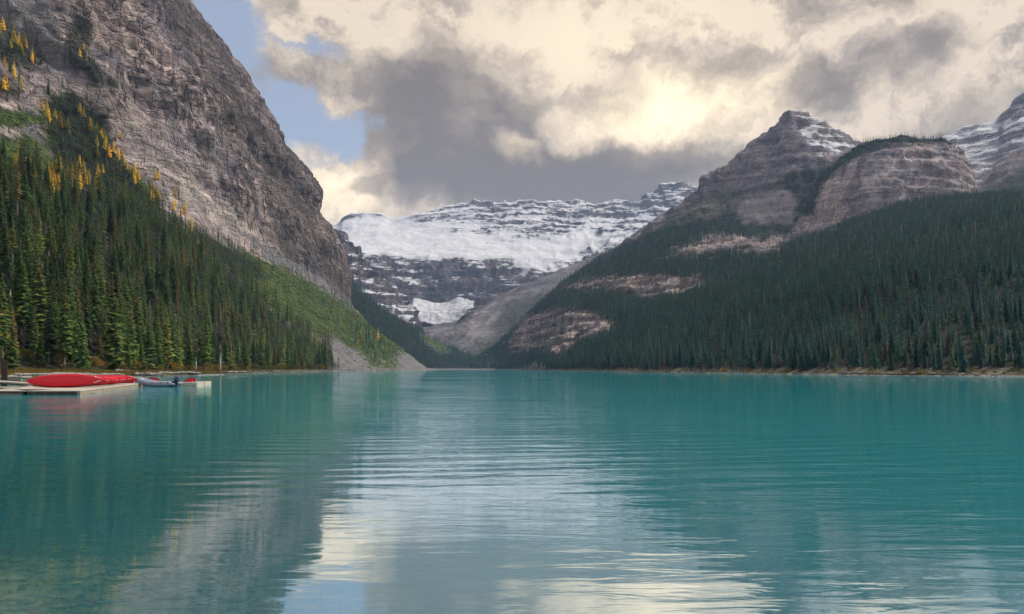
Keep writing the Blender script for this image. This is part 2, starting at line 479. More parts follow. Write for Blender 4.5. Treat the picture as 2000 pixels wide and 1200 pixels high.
m_bark2 = simple('dark_bark', (0.075, 0.07, 0.065), 0.9, 0.3, 6.0, 0.1)
m_dead = simple('bleached_dead_wood', (0.36, 0.33, 0.31), 0.85, 0.25, 6.0, 0.1, 0.4)
m_stone = simple('pale_shore_stone', (0.36, 0.34, 0.33), 0.85, 0.45, 1.3, 0.15, 0.5)

# ------------------------------------------------------------------ the lake, its bed, the ground
def bed_depth(x, y):
    """depth of the lake bed in lay-out units, shallow by the near bank on the left"""
    return 0.18 + 0.18 * np.maximum(x + 7.5, 0) + 0.15 * np.maximum(y - 8.0, 0) + 0.6 * np.minimum(x + 0.69 * np.maximum(y, 0) + 3.0, 0) * (y < 26)


m_water, t, o = newmat('glacial_water')
c = nd(t.nt, 'ShaderNodeTexCoord').outputs['Object']
calm = t.mapr(t.noise(t.vmath('MULTIPLY', c, (0.035, 0.05, 1.0)), 1.0, 4, 0.55), 0.36, 0.64, 0.22, 1.15)
a1 = t.noise(t.vmath('MULTIPLY', c, (0.75, 3.0, 1.0)), 1.0, 4, 0.5, dist=0.5)
a2 = t.noise(t.vmath('MULTIPLY', c, (0.16, 0.62, 1.0)), 1.0, 2, 0.5, dist=0.3)
a3 = t.noise(t.vmath('MULTIPLY', c, (2.2, 7.5, 1.0)), 1.0, 2, 0.5)
sp = nd(t.nt, 'ShaderNodeSeparateXYZ'); t.link(c, sp.inputs[0])
rr_ = t.vmath('LENGTH', t.vmath('SUBTRACT', c, (-6.0, 62.0, 0.0)))
ring = t.mul(t.math('SINE', t.mul(t.add(rr_, t.mul(a2, 1.2)), 7.4)), t.mul(t.mapr(sp.outputs[1], 8.5, 12.5), t.mapr(sp.outputs[1], 27.0, 17.0)))
hgt = t.add(t.mul(t.add(t.mul(a1, 0.030), t.mul(a2, 0.055), t.mul(a3, 0.0060)), calm), t.mul(ring, 0.0042))
bn = nd(t.nt, 'ShaderNodeBump'); bn.inputs['Strength'].default_value = 1.0; bn.inputs['Distance'].default_value = 0.55
t.put(bn.inputs['Height'], hgt)
fr = nd(t.nt, 'ShaderNodeFresnel'); fr.inputs[0].default_value = 1.33; t.link(bn.outputs[0], fr.inputs['Normal'])
fac = t.math('ADD', t.mul(fr.outputs[0], 0.34), t.mul(t.mapr(t.attr('turbid'), 0.10, 0.40, 0.40, 1.0), 0.57), clamp=True)
gl = nd(t.nt, 'ShaderNodeBsdfGlossy'); gl.inputs['Roughness'].default_value = 0.03; gl.inputs['Color'].default_value = (0.97, 0.98, 1.0, 1); t.link(bn.outputs[0], gl.inputs['Normal'])
bc = t.mix(t.noise(t.vmath('MULTIPLY', c, (0.02, 0.02, 1)), 1.0, 3, 0.5), (0.022, 0.470, 0.570), (0.038, 0.560, 0.640))
df = nd(t.nt, 'ShaderNodeBsdfDiffuse'); t.put(df.inputs[0], bc)
tp = nd(t.nt, 'ShaderNodeBsdfTransparent'); tp.inputs[0].default_value = (0.80, 0.93, 0.88, 1)
bm = nd(t.nt, 'ShaderNodeMixShader'); t.put(bm.inputs[0], t.attr('turbid')); t.link(tp.outputs[0], bm.inputs[1]); t.link(df.outputs[0], bm.inputs[2])
fm = nd(t.nt, 'ShaderNodeMixShader'); t.put(fm.inputs[0], fac); t.link(bm.outputs[0], fm.inputs[1]); t.link(gl.outputs[0], fm.inputs[2])
t.link(fm.outputs[0], o.inputs['Surface'])

yy = np.concatenate([np.linspace(-40, 4, 12), np.linspace(5, 60, 90), np.geomspace(62, 2100, 60)])
xx = np.concatenate([-np.geomspace(420, 26, 24), np.linspace(-25, 25, 90), np.geomspace(26, 420, 24)])
gx, gy = np.meshgrid(xx, yy)
wv_ = np.stack([gx.ravel(), gy.ravel(), np.zeros(gx.size)], 1)
turb = 1 - np.exp(-np.maximum(bed_depth(wv_[:, 0], wv_[:, 1]), 0.0) * 0.30)
link('lake_water', mesh('lake_water', wv_ * K, grid_faces(len(yy), len(xx)), m_water, True, {'turbid': turb}), kind='structure')

m_bed, t, o = newmat('stony_lake_bed')
c = nd(t.nt, 'ShaderNodeTexCoord').outputs['Object']
vb = nd(t.nt, 'ShaderNodeTexVoronoi'); vb.inputs['Scale'].default_value = 7.0; t.link(c, vb.inputs['Vector'])
nb = t.noise(c, 1.4, 6, 0.65)
principled(t, o, t.mix(0.55, t.ramp(nb, [(0.3, (0.12, 0.09, 0.05)), (0.5, (0.25, 0.195, 0.115)), (0.7, (0.42, 0.34, 0.215))]), t.mix(1.0, (0.30, 0.26, 0.19), vb.outputs['Color'], 'MULTIPLY')), 0.85,
           bump(t, t.add(nb, t.mul(vb.outputs['Distance'], -0.8)), 0.6, 0.08), 0.2)
xb = np.linspace(-60, 60, 160); yb = np.linspace(-30, 70, 130)
gx, gy = np.meshgrid(xb, yb)
pb = np.stack([gx.ravel(), gy.ravel(), np.zeros(gx.size)], 1)
pb[:, 2] = -np.minimum(bed_depth(pb[:, 0], pb[:, 1]), 4.0) + 0.10 * fbm(pb * 0.5, 4, 5)
pb[:, 2] = np.minimum(pb[:, 2], 0.9 + 0.15 * fbm(pb * 0.3, 3, 6))
link('lake_bed', mesh('lake_bed', pb * K, grid_faces(130, 160), m_bed, True), kind='structure')
m_ground = simple('valley_ground', (0.09, 0.08, 0.05), 0.95, 0.4, 0.02, 0.1)
link('ground', mesh('ground', [(-4800, -900, -6), (4800, -900, -6), (4800, 5600, -6), (-4800, 5600, -6)], [(0, 1, 2, 3)], m_ground), kind='structure')

# ------------------------------------------------------------------ mountains
TERR = {}


def displace(g, fn):
    n = normals(g)
    v = g.reshape(-1, 3); nn = n.reshape(-1, 3)
    d = fn(v, nn)
    return (v + d).reshape(g.shape)


def strata_step(z, step, sharp=0.75):
    q = z / step; i = np.floor(q); f = q - i
    return np.clip((f - sharp) / (1 - sharp), 0, 1) - f        # saw: -f then back up


def terrain(name, g, mat, zones=None, flip=False, keep=True):
    nr, nc, _ = g.shape
    v = g.reshape(-1, 3)
    at = {'dark': np.zeros(len(v)), 'scree': np.zeros(len(v)), 'grass': np.zeros(len(v)), 'floor': np.zeros(len(v)), 'pale': np.zeros(len(v)), 'snow': np.zeros(len(v))}
    for k_, f_ in (zones or {}).items(): at[k_] = f_(v)
    o_ = link(name, mesh(name, v * K, grid_faces(nr, nc, flip), mat, True, at), kind='structure')
    if keep: TERR[name] = g
    return o_


# ---- left massif: cross sections along the lake shore
SH_Y = np.array([-60, 100, 156, 216, 289, 433, 650, 975, 1300, 1420, 1560, 1700, 1765, 1810, 1840])
SH_X = np.array([-96, -103, -106, -108, -115, -139, -152, -140, -121, -134, -165, -190, -225, -330, -620])
WALL = np.array([(-351, 165), (-366, 225), (-380, 275), (-408, 320), (-424, 354), (-426, 388), (-448, 422), (-482, 467), (-521, 547), (-578, 632), (-657, 739), (-737, 819), (-907, 985), (-1150, 1010), (-1400, 700)], float)
SOFT = np.array([(-351, 150), (-385, 185), (-415, 215), (-455, 255), (-490, 290), (-520, 330), (-560, 365), (-600, 400), (-660, 450), (-730, 520), (-800, 590), (-880, 660), (-1000, 760), (-1200, 800), (-1450, 600)], float)
stat = [-60, 60, 130, 190, 250, 320, 420, 540, 660, 780, 900, 1020, 1140, 1260, 1360, 1460, 1560, 1650, 1710, 1745, 1775, 1800]
cols = []
for Y in stat:
    xs = np.interp(Y, SH_Y, SH_X)
    end = max(0.0, (Y - 1690)) / 110.0
    off = -(end ** 2.2) * 620
    b = np.clip((Y - 740) / 330.0, 0, 1); b = b * b * (3 - 2 * b)
    wall = SOFT * (1 - b) + WALL * b
    # the buttress top bends back near its far end, lower talus ends sooner than the wall
    tal = np.clip((Y - 1300) / 300.0, 0, 1)
    xb_, zb = wall[0]
    zb = zb - 22 * tal
    rows = [(xs + 8, -5.0), (xs + 1.0, -0.5), (xs - 2, 0.9), (xs - 12, 1.8), (xs - 26, 4.5)]
    L = xs - 26 - xb_
    for f_ in (0.15, 0.3, 0.45, 0.6, 0.75, 0.9):
        zz = 4.5 + (zb - 4.5) * f_
        zz -= 10 * tal * math.sin(math.pi * f_)
        rows.append((xs - 26 - L * f_, zz))
    rows += [(x_, z_) for x_, z_ in wall]
    rows[11] = (xb_, zb)
    cols.append([(x_ + off * (1 if i > 4 else 0), Y, z_) for i, (x_, z_) in enumerate(rows)])
gA = np.swapaxes(np.array(cols, float), 0, 1)
gA = surf(gA, 460, 540)


def dispA(v, n):
    x, y, z = v[:, 0], v[:, 1], v[:, 2]
    steep = np.clip((z - 150 - 12 * fbm(v * 0.02, 2, 9)) / 50, 0, 1) * np.clip((y - 420) / 250, 0.3, 1)
    but = fbm(np.stack([y * 0.011 + z * .003, z * 0.0035, x * 0.004], 1), 4, 21, 0.55, True) * 20 - 8
    col = fbm(np.stack([y * 0.05, z * 0.008 + 3, x * 0.02], 1), 4, 31, 0.55, True) * 12 - 5
    zz = z + 10 * fbm(v * 0.012, 3, 41) - 0.05 * y
    led = strata_step(zz, 41, 0.6) * 3.5 + strata_step(zz + 5, 14, 0.6) * 1.8
    rough = fbm(v * 0.09, 4, 51, 0.6) * 3.0 + fbm(np.stack([y * .13, z * .05, x * .1], 1), 3, 57, .6, True) * 2.4
    lump = fbm(v * .016, 3, 91, .5) * 11
    d = n * (steep * (but + col + led + rough + lump))[:, None]
    gen = np.clip((z - 4) / 40, 0, 1) * (1 - steep)
    d[:, 2] += gen * (fbm(v * 0.012, 4, 61) * 7 + fbm(np.stack([y * 0.03, x * 0.006, z * 0], 1), 3, 66, 0.5, True) * 2.5 + fbm(v * 0.07, 3, 71) * 1.2)
    bank = np.clip((z + 0.6) / 1.2, 0, 1) * (1 - np.clip((z - 4) / 40, 0, 1))
    d[:, 2] += bank * fbm(v * 0.12, 3, 81) * 0.45
    return d


gA = displace(gA, dispA)
POLY_FOREST_L = [[(-200, 330), (0, 325), (60, 335), (190, 375), (270, 395), (340, 430), (405, 495), (455, 540), (520, 602), (585, 650), (640, 680), (655, 728), (380, 740), (-200, 760)],
                 [(85, 185), (150, 180), (210, 230), (225, 300), (270, 360), (345, 425), (300, 410), (190, 370), (110, 330), (95, 260)],
                 [(370, 435), (420, 465), (500, 510), (520, 540), (490, 550), (400, 500)],
                 [(-100, 70), (10, 55), (80, 100), (95, 140), (40, 130), (-100, 110)], [(-100, 150), (30, 150), (50, 195), (-100, 210)],
                 [(130, 60), (160, 20), (185, 60), (170, 110), (230, 155), (215, 175), (150, 140), (125, 120)]]
POLY_GREEN = [[(712, 683), (768, 690), (778, 722), (722, 722)], [(470, 490), (560, 525), (640, 572), (690, 603), (745, 640), (805, 680), (775, 695), (745, 705), (700, 690), (655, 662), (570, 640), (500, 580), (450, 530)],
              [(-100, 262), (60, 268), (90, 300), (135, 330), (180, 365), (100, 345), (-100, 335)], [(-100, 205), (60, 220), (75, 250), (-100, 252)], [(75, 215), (130, 225), (230, 300), (320, 390), (300, 400), (180, 330), (95, 290)]]
POLY_SCREE_L = [[(640, 650), (690, 668), (740, 700), (770, 690), (805, 680), (870, 726), (660, 726), (650, 690)],
                [(-100, -60), (60, -40), (115, 60), (135, 130), (100, 145), (70, 90), (-100, 40)],
                [(60, 200), (80, 230), (70, 280), (140, 325), (125, 335), (70, 300), (30, 230)],
                [(480, 455), (560, 500), (640, 555), (690, 600), (680, 605), (600, 560), (520, 510)]]
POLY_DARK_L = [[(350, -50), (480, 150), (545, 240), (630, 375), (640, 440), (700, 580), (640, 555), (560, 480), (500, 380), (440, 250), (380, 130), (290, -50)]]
link_left = terrain('left_mountain', gA, m_cliff, {
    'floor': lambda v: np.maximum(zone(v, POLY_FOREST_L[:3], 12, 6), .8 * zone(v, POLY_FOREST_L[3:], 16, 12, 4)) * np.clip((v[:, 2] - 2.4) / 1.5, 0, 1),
    'grass': lambda v: np.maximum(zone(v, POLY_GREEN, 10, 7, 5), np.clip((4.5 - v[:, 2]) / 2, 0, 1) * np.clip((v[:, 2] - 0.45) / .4, 0, 1) * (v[:, 1] < 660)),
    'scree': lambda v: np.maximum(zone(v, POLY_SCREE_L, 8, 7, 6), np.clip((0.9 - v[:, 2]) / .4, 0, 1)),
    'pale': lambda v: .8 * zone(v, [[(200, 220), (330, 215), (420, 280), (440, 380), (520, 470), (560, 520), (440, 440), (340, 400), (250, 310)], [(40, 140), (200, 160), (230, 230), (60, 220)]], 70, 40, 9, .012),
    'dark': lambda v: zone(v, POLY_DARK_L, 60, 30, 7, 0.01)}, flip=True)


def colpatch(cols_, nr, nc, rows=6, back=None, under=None):
    """cols_: list of (x, [(y, depth), ...] bottom to top). 1/depth runs evenly between the points of a column"""
    out = []
    for x, pts in cols_:
        ys = np.array([p[0] for p in pts], float); iv = np.array([1.0 / p[1] for p in pts])
        tt = np.linspace(0, len(pts) - 1, rows * (len(pts) - 1) + 1)
        yy_ = np.interp(tt, np.arange(len(pts)), ys); ii = np.interp(tt, np.arange(len(pts)), iv)
        col_ = [P(x, a, 1 / b_) for a, b_ in zip(yy_, ii)]
        if back:
            X, Y, Z = col_[-1]
            for fd, fz in back: col_.append((X * (1 + fd), Y * (1 + fd), Z * fz))
        out.append(col_)
    g = np.swapaxes(np.array(out, float), 0, 1)
    return surf(g, nr, nc)


BACK = [(0.05, 0.985), (0.16, 0.90), (0.35, 0.55)]

# ---- forested spur behind the left talus
gC = colpatch([(560, [(726, 1700), (719, 1850), (470, 2500)]), (640, [(726, 1700), (719, 1850), (520, 2450)]), (700, [(726, 1700), (719, 1850), (566, 2400)]), (740, [(726, 1700), (719, 1830), (600, 2350)]), (800, [(726, 1690), (719, 1800), (636, 2280)]),
               (860, [(726, 1680), (719.5, 1770), (668, 2200)]), (905, [(726, 1670), (720, 1750), (697, 2100)]), (950, [(726, 1660), (720.5, 1740), (712, 1950)]), (1000, [(726, 1640), (721, 1740), (716, 1900)]), (1080, [(726, 1620), (721, 1740), (717, 1900)])], 120, 150, 5, BACK[:2])
gC = displace(gC, lambda v, n: np.stack([0 * v[:, 0], 0 * v[:, 0], np.clip(v[:, 2] / 30, 0, 1) * (fbm(v * 0.01, 4, 101) * 12 + fbm(v * .05, 3, 102) * 3)], 1))
POLY_FAN = [[(818, 640), (850, 655), (890, 690), (860, 690), (825, 665)]]
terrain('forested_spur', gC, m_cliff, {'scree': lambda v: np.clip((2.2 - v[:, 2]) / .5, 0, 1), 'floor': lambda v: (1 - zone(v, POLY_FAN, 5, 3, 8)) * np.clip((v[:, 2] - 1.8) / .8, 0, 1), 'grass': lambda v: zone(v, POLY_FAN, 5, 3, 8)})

# ---- rock buttress further up the valley
gD = colpatch([(560, [(640, 2900), (480, 3250), (400, 3500)]), (640, [(650, 2900), (540, 3150), (440, 3450)]), (665, [(660, 2900), (540, 3150), (452, 3420)]), (695, [(660, 2880), (560, 3100), (472, 3380)]), (720, [(670, 2870), (580, 3080), (508, 3340)]),
               (745, [(670, 2850), (600, 3040), (537, 3300)]), (775, [(680, 2840), (620, 3000), (562, 3260)]), (802, [(680, 2830), (630, 2980), (582, 3220)]), (815, [(690, 2830), (640, 2970), (604, 3180)]), (830, [(700, 2850), (670, 2960), (655, 3150)])], 140, 150, 4, BACK)


def disp_rock(step1, a1_, step2, a2_, big, bigs, seed, gull=0.02, ga=6.0):
    def f(v, n):
        zz = v[:, 2] + step1 * 0.35 * fbm(v * (0.5 / step1), 3, seed)
        led = strata_step(zz, step1, 0.7) * a1_ + strata_step(zz + 4, step2, 0.7) * a2_
        g_ = fbm(np.stack([v[:, 0] * gull, v[:, 1] * gull, v[:, 2] * gull * 0.25], 1), 4, seed + 3, 0.55, True) * ga
        return n * (led + g_ + fbm(v * bigs, 5, seed + 7, 0.55) * big)[:, None]
    return f


gD = displace(gD, disp_rock(60, 26, 22, 9, 26, 0.008, 111, 0.02, 14))
terrain('rock_buttress', gD, m_far, {'snow': lambda v: np.full(len(v), -0.12)})

# ---- the snowy mountain at the head of the valley
SKY_E = [(440, 470), (560, 455), (650, 441), (672, 424), (700, 418), (745, 418), (770, 426), (830, 411), (870, 404), (910, 396), (945, 390), (985, 395), (1040, 393), (1090, 395), (1135, 393), (1150, 398), (1166, 404), (1185, 396), (1205, 390), (1225, 394), (1240, 397), (1262, 383), (1280, 370), (1302, 357), (1330, 361), (1365, 368), (1440, 400), (1540, 440)]
colsE = []
for x, y in SKY_E:
    k_ = np.interp(x, [650, 800, 900, 1050, 1130, 1200, 1400], [500, 505, 505, 515, 520, 480, 480])
    sh = np.interp(x, [650, 800, 950, 1100, 1180, 1300], [462, 458, 450, 440, 450, 440])
    colsE.append((x, [(690, 3900), (612, 4250), (k_, 4560), (sh, 5350), ((sh + y) / 2, 5700), (y, 6000)]))
gE = colpatch(colsE, 250, 430, 3, BACK)


def dispE(v, n):
    x, y = proj(v)
    zz = v[:, 2] + 40 * fbm(v * 0.0022, 3, 121) + 14 * fbm(v * 0.012, 3, 122)
    rockband = zone(v, [[(640, 480), (800, 505), (900, 510), (1000, 520), (1060, 515), (1150, 480), (1250, 440), (1300, 470), (1100, 660), (700, 680)],
                        [(900, 385), (1130, 385), (1160, 420), (1130, 470), (960, 460)], [(1140, 440), (1180, 380), (1370, 340), (1400, 420), (1250, 480), (1150, 470)]], 30, 8, 12, 0.01)
    led = strata_step(zz, 95, 0.72) * 17 + strata_step(zz + 10, 34, 0.7) * 8
    g_ = fbm(np.stack([v[:, 0] * 0.009, v[:, 1] * 0.004, v[:, 2] * 0.003], 1), 4, 123, 0.55, True) * 34
    sm = fbm(v * 0.005, 4, 124) * 26 + fbm(v * 0.02, 3, 125) * 6
    return n * (led * (0.25 + 0.75 * rockband) + g_ * (0.2 + 0.8 * rockband) + sm)[:, None]


gE = displace(gE, dispE)


def snowE(v):
    x, y = proj(v)
    ice = zone(v, [[(640, 440), (760, 415), (830, 440), (950, 462), (1060, 470), (1130, 450), (1170, 420), (1230, 460), (1200, 490), (1160, 490), (1120, 505), (1080, 520), (1020, 530), (1005, 505), (950, 500), (900, 508), (800, 505), (720, 500), (690, 480)]], 18, 8, 13, 0.012)
    low = np.clip((y - 500) / 110, 0, 1)
    wall_ = zone(v, [[(930, 385), (1140, 385), (1165, 405), (1140, 450), (1040, 450), (940, 440), (880, 420)], [(1150, 455), (1185, 385), (1300, 350), (1370, 360), (1340, 400), (1230, 450), (1180, 480)]], 24, 10, 27, .012)
    return -0.045 * wall_ + 0.32 * ice * (1 - .6 * wall_) - 0.24 * low * (1 - ice) + 0.01


terrain('snowy_mountain', gE, m_far, {'snow': snowE})

# ---- moraine and valley floor behind the lake head
gM = colpatch([(700, [(715, 2450), (630, 3600)]), (780, [(715, 2400), (640, 3650)]), (840, [(712, 2300), (634, 3700)]), (880, [(708, 2200), (626, 3700)]), (915, [(708, 2150), (612, 3680)]), (950, [(709, 2150), (596, 3650)]), (1000, [(712, 2150), (572, 3600)]), (1050, [(715, 2200), (552, 3560)]),
               (1100, [(715, 2250), (530, 3550)]), (1150, [(715, 2300), (508, 3550)]), (1200, [(715, 2350), (484, 3550)]), (1280, [(715, 2400), (440, 3550)]), (1400, [(715, 2500), (400, 3600)])], 160, 200, 6, BACK)
gM = displace(gM, lambda v, n: n * (fbm(np.stack([v[:, 0] * .008 - v[:, 2] * .006, v[:, 1] * .003, v[:, 2] * .004], 1), 4, 131, .5, True) * 24 + fbm(v * .03, 4, 132) * 5)[:, None])
POLY_MOR_G = [[(960, 640), (990, 590), (1060, 570), (1120, 570), (1080, 610), (1010, 650), (970, 660)], [(880, 655), (915, 656), (915, 664), (880, 662)], [(905, 690), (940, 668), (1000, 640), (1010, 700), (920, 705)]]
terrain('moraine_valley', gM, m_moraine, {'floor': lambda v: 0.75 * zone(v, POLY_MOR_G, 14, 9, 14), 'scree': lambda v: zone(v, [[(880, 670), (1000, 590), (1190, 480), (1200, 500), (1060, 590), (1000, 630), (960, 690)]], 30, 10, 15) * .6})
# tongue of glacier ice lying on the valley floor
gI = colpatch([(800, [(604, 3560), (600, 3570), (588, 3780)]), (818, [(626, 3480), (610, 3560), (586, 3800)]), (845, [(634, 3450), (612, 3560), (592, 3820)]), (870, [(636, 3440), (612, 3560), (594, 3820)]), (895, [(628, 3450), (608, 3560), (584, 3820)]), (914, [(607, 3490), (602, 3560), (588, 3800)]), (925, [(604, 3510), (600, 3560), (592, 3760)])], 60, 80, 4, [(0.03, 0.9)])
gI = displace(gI, lambda v, n: n * (fbm(v * .03, 4, 141) * 8 + fbm(np.stack([v[:, 0] * .02, v[:, 1] * .004, v[:, 2] * .06], 1), 4, 142, .6, True) * 9)[:, None])
terrain('glacier_tongue', gI, m_ice, keep=False)

# ---- right side: forested slope down to the lake
colsG = [(930, [(724, 1700), (721.5, 1740), (716, 1850), (706, 1900)]), (975, [(724.5, 1600), (722, 1700), (700, 1840), (672, 1950)]), (1030, [(726, 1250), (723, 1350), (680, 1650), (612, 1980)]), (1070, [(727, 900), (724.2, 950), (660, 1350), (578, 1990)]),
         (1110, [(728, 760), (725, 800), (640, 1180), (548, 2000)]), (1180, [(729, 600), (726, 650), (610, 1080), (502, 2030)]), (1250, [(730, 510), (727.2, 545), (588, 950), (470, 2030)]), (1320, [(731.5, 440), (728.3, 470), (575, 850), (450, 2000)]),
         (1400, [(733, 390), (729.4, 418), (560, 760), (445, 1950)]), (1475, [(734, 355), (730.6, 374), (550, 690), (450, 1880)]), (1550, [(735, 325), (731.7, 340), (540, 640), (455, 1830)]), (1620, [(736, 300), (732.7, 310), (530, 600), (440, 1790)]),
         (1700, [(737, 272), (733.8, 283), (520, 560), (415, 1740)]), (1780, [(738, 260), (734.6, 270), (510, 530), (398, 1690)]), (1850, [(739, 248), (735.2, 258), (500, 505), (390, 1640)]), (1930, [(739.5, 242), (735.7, 250), (492, 485), (384, 1570)]),
         (2000, [(740, 237), (736, 244), (486, 470), (382, 1500)]), (2120, [(741, 226), (737, 233), (470, 450), (372, 1400)]), (2300, [(743, 210), (738.5, 217), (450, 420), (350, 1250)]), (2700, [(748, 178), (742, 184), (410, 380), (300, 1100)])]
colsG = [(x_, [p_ if k_ != 2 else (p_[0], p_[1] * np.interp(x_, [1030, 1300], [1.0, 1.28])) for k_, p_ in enumerate(pp_)]) for x_, pp_ in colsG]
gG = colpatch(colsG, 210, 330, 5, [(0.03, 1.0), (0.10, 0.97)])
ROCK_G = [[(985, 690), (992, 655), (1020, 618), (1080, 602), (1150, 605), (1205, 625), (1180, 650), (1130, 668), (1095, 705), (1080, 695), (1060, 680), (1000, 690)],
          [(1085, 560), (1140, 545), (1250, 535), (1330, 540), (1395, 548), (1330, 575), (1260, 578), (1200, 565)], [(1305, 500), (1330, 482), (1400, 455), (1480, 462), (1560, 450), (1640, 425), (1640, 440), (1590, 455), (1500, 490), (1420, 485), (1360, 495)],
          [(945, 722), (950, 700), (962, 690), (960, 722)], [(1000, 722), (1050, 700), (1075, 722)]]


def dispG(v, n):
    r = zone(v, ROCK_G[:3], 16, 13, 16, .035)
    z = v[:, 2]
    up = np.clip((z - 3) / 30, 0, 1)
    d = n * (r * (strata_step(z + 6 * fbm(v * .02, 3, 151), 24, .7) * 14 + fbm(np.stack([v[:, 0] * .06, v[:, 1] * .06, z * .012], 1), 4, 152, .55, True) * 7 + fbm(v * .1, 3, 153) * 3))[:, None]
    d[:, 2] += up * (fbm(v * .007, 4, 154) * 16 + fbm(v * .03, 3, 155) * 4) + (1 - up) * np.clip((z + .6) / 1.2, 0, 1) * fbm(v * .1, 3, 156) * .4
    return d


gG = displace(gG, dispG)
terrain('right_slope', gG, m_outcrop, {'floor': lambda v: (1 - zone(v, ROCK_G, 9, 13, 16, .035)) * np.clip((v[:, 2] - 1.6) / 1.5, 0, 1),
                                       'grass': lambda v: np.clip((3 - v[:, 2]) / 1.5, 0, 1) * np.clip((v[:, 2] - 0.5) / .4, 0, 1) * .8, 'scree': lambda v: np.maximum(zone(v, ROCK_G[3:], 8, 5, 17) * .8, np.clip((1.0 - v[:, 2]) / .5, 0, 1))})

# ---- pyramid peak on the right
SKY_T = [(900, 722), (960, 690), (1000, 650), (1035, 612), (1100, 560), (1180, 500), (1240, 462), (1300, 417), (1345, 384), (1368, 360), (1372, 345), (1400, 331), (1425, 316), (1455, 296), (1462, 282), (1490, 262), (1512, 246), (1520, 234), (1535, 219), (1552, 216), (1575, 221), (1600, 236), (1630, 252), (1680, 275), (1740, 296), (1820, 330), (1900, 370)]
colsT = []
for x, y in SKY_T:
    yb_ = np.interp(x, [900, 1035, 1180, 1300, 1400, 1550, 1700, 1900], [722, 670, 570, 520, 490, 480, 440, 420])
    ym = np.interp(x, [900, 1100, 1300, 1450, 1550, 1640, 1760, 1900], [722, 590, 455, 390, 330, 330, 345, 395])
    ym = max(ym, y + 8)
    db, dm, dt = [np.interp(x, [900, 1100, 1300, 1550, 1700, 1900], q) for q in ([1860, 2000, 2060, 1990, 1960, 1950], [1900, 2060, 2180, 2160, 2140, 2100], [1960, 2110, 2280, 2340, 2320, 2300])]
    colsT.append((x, [(yb_, db), (ym, dm), (y, dt)]))
gT = colpatch(colsT, 190, 330, 4, BACK)
gT = displace(gT, lambda v, n: disp_rock(46, 6, 17, 3.5, 11, 0.012, 161, 0.022, 12)(v, n) * np.clip((v[:, 2] - 40) / 120, 0, 1)[:, None])
OUTC = [(1435, 405), (1475, 375), (1530, 366), (1560, 395), (1550, 440), (1450, 440)]
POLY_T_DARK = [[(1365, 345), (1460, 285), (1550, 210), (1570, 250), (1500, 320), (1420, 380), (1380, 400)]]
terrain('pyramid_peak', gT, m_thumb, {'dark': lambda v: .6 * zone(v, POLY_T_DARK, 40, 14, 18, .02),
        'snow': lambda v: 0.52 * zone(v, [[(1550, 215), (1600, 230), (1690, 275), (1640, 310), (1590, 300), (1565, 265)]], 12, 7, 19) + 0.12 * np.clip((v[:, 2] - 520) / 150, 0, 1) - .03,
        'grass': lambda v: .45 * zone(v, [[(1150, 520), (1300, 430), (1360, 400), (1480, 370), (1400, 430), (1300, 470), (1200, 510)]], 20, 12, 20), 'pale': lambda v: zone(v, [OUTC], 10, 6, 26),
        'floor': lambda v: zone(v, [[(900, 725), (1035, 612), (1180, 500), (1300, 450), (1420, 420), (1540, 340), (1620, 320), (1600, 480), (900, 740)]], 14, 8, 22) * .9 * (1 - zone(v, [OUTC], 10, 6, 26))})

# ---- rounded dome in front of it
SKY_H = [(1530, 470), (1565, 420), (1585, 370), (1605, 338), (1640, 310), (1670, 290), (1705, 277), (1750, 268), (1800, 268), (1840, 276), (1870, 292), (1890, 318), (1903, 350), (1912, 385), (1925, 430)]
colsH = []
for x, y in SKY_H:
    yb_ = np.interp(x, [1530, 1650, 1750, 1925], [480, 470, 430, 425])
    y = min(y, yb_ - 6)
    rr = 1 - ((x - 1740) / 210.0) ** 2
    df_ = np.interp(x, [1530, 1700, 1925], [1800, 1690, 1690]) - 40 * max(rr, -0.4)
    colsH.append((x, [(yb_, df_), (yb_ * .55 + y * .45, df_ + 45), (yb_ * .15 + y * .85, df_ + 95), (y, df_ + 190)]))
gH = colpatch(colsH, 170, 230, 4, [(0.06, 0.99), (0.14, 0.9), (0.2, 0.6)])
gH = displace(gH, disp_rock(26, 7, 9, 2.8, 9, 0.02, 171, 0.03, 8))
FOR_H = [[(1560, 420), (1600, 330), (1680, 276), (1760, 258), (1850, 266), (1880, 285), (1800, 280), (1740, 284), (1690, 300), (1640, 330), (1605, 362), (1590, 420)]]
terrain('rounded_dome', gH, m_hive, {'floor': lambda v: zone(v, FOR_H, 8, 4, 23)})

# ---- further mountains at the right edge
gR = colpatch([(1700, [(420, 2900), (330, 3500)]), (1780, [(420, 2850), (300, 3500)]), (1845, [(420, 2800), (268, 3500)]), (1900, [(420, 2760), (250, 3480)]), (1945, [(420, 2740), (236, 3460)]), (1965, [(420, 2720), (215, 3450)]), (2000, [(420, 2700), (178, 3440)]), (2080, [(420, 2700), (125, 3400)]), (2250, [(420, 2600), (80, 3300)]), (2500, [(420, 2500), (150, 3200)])], 150, 170, 6, BACK)
gR = displace(gR, disp_rock(60, 9, 22, 5, 16, 0.008, 181, 0.014, 16))
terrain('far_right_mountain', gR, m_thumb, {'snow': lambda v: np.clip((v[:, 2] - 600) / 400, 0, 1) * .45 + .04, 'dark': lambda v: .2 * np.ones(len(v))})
gS = colpatch([(1860, [(420, 2100), (400, 2200)]), (1910, [(420, 2100), (362, 2400)]), (1950, [(420, 2080), (318, 2420)]), (2000, [(420, 2050), (284, 2430)]), (2100, [(420, 2000), (240, 2400)]), (2300, [(420, 1900), (200, 2300)])], 70, 90, 5, BACK)
gS = displace(gS, disp_rock(40, 9, 14, 3, 12, 0.012, 191, 0.02, 8))
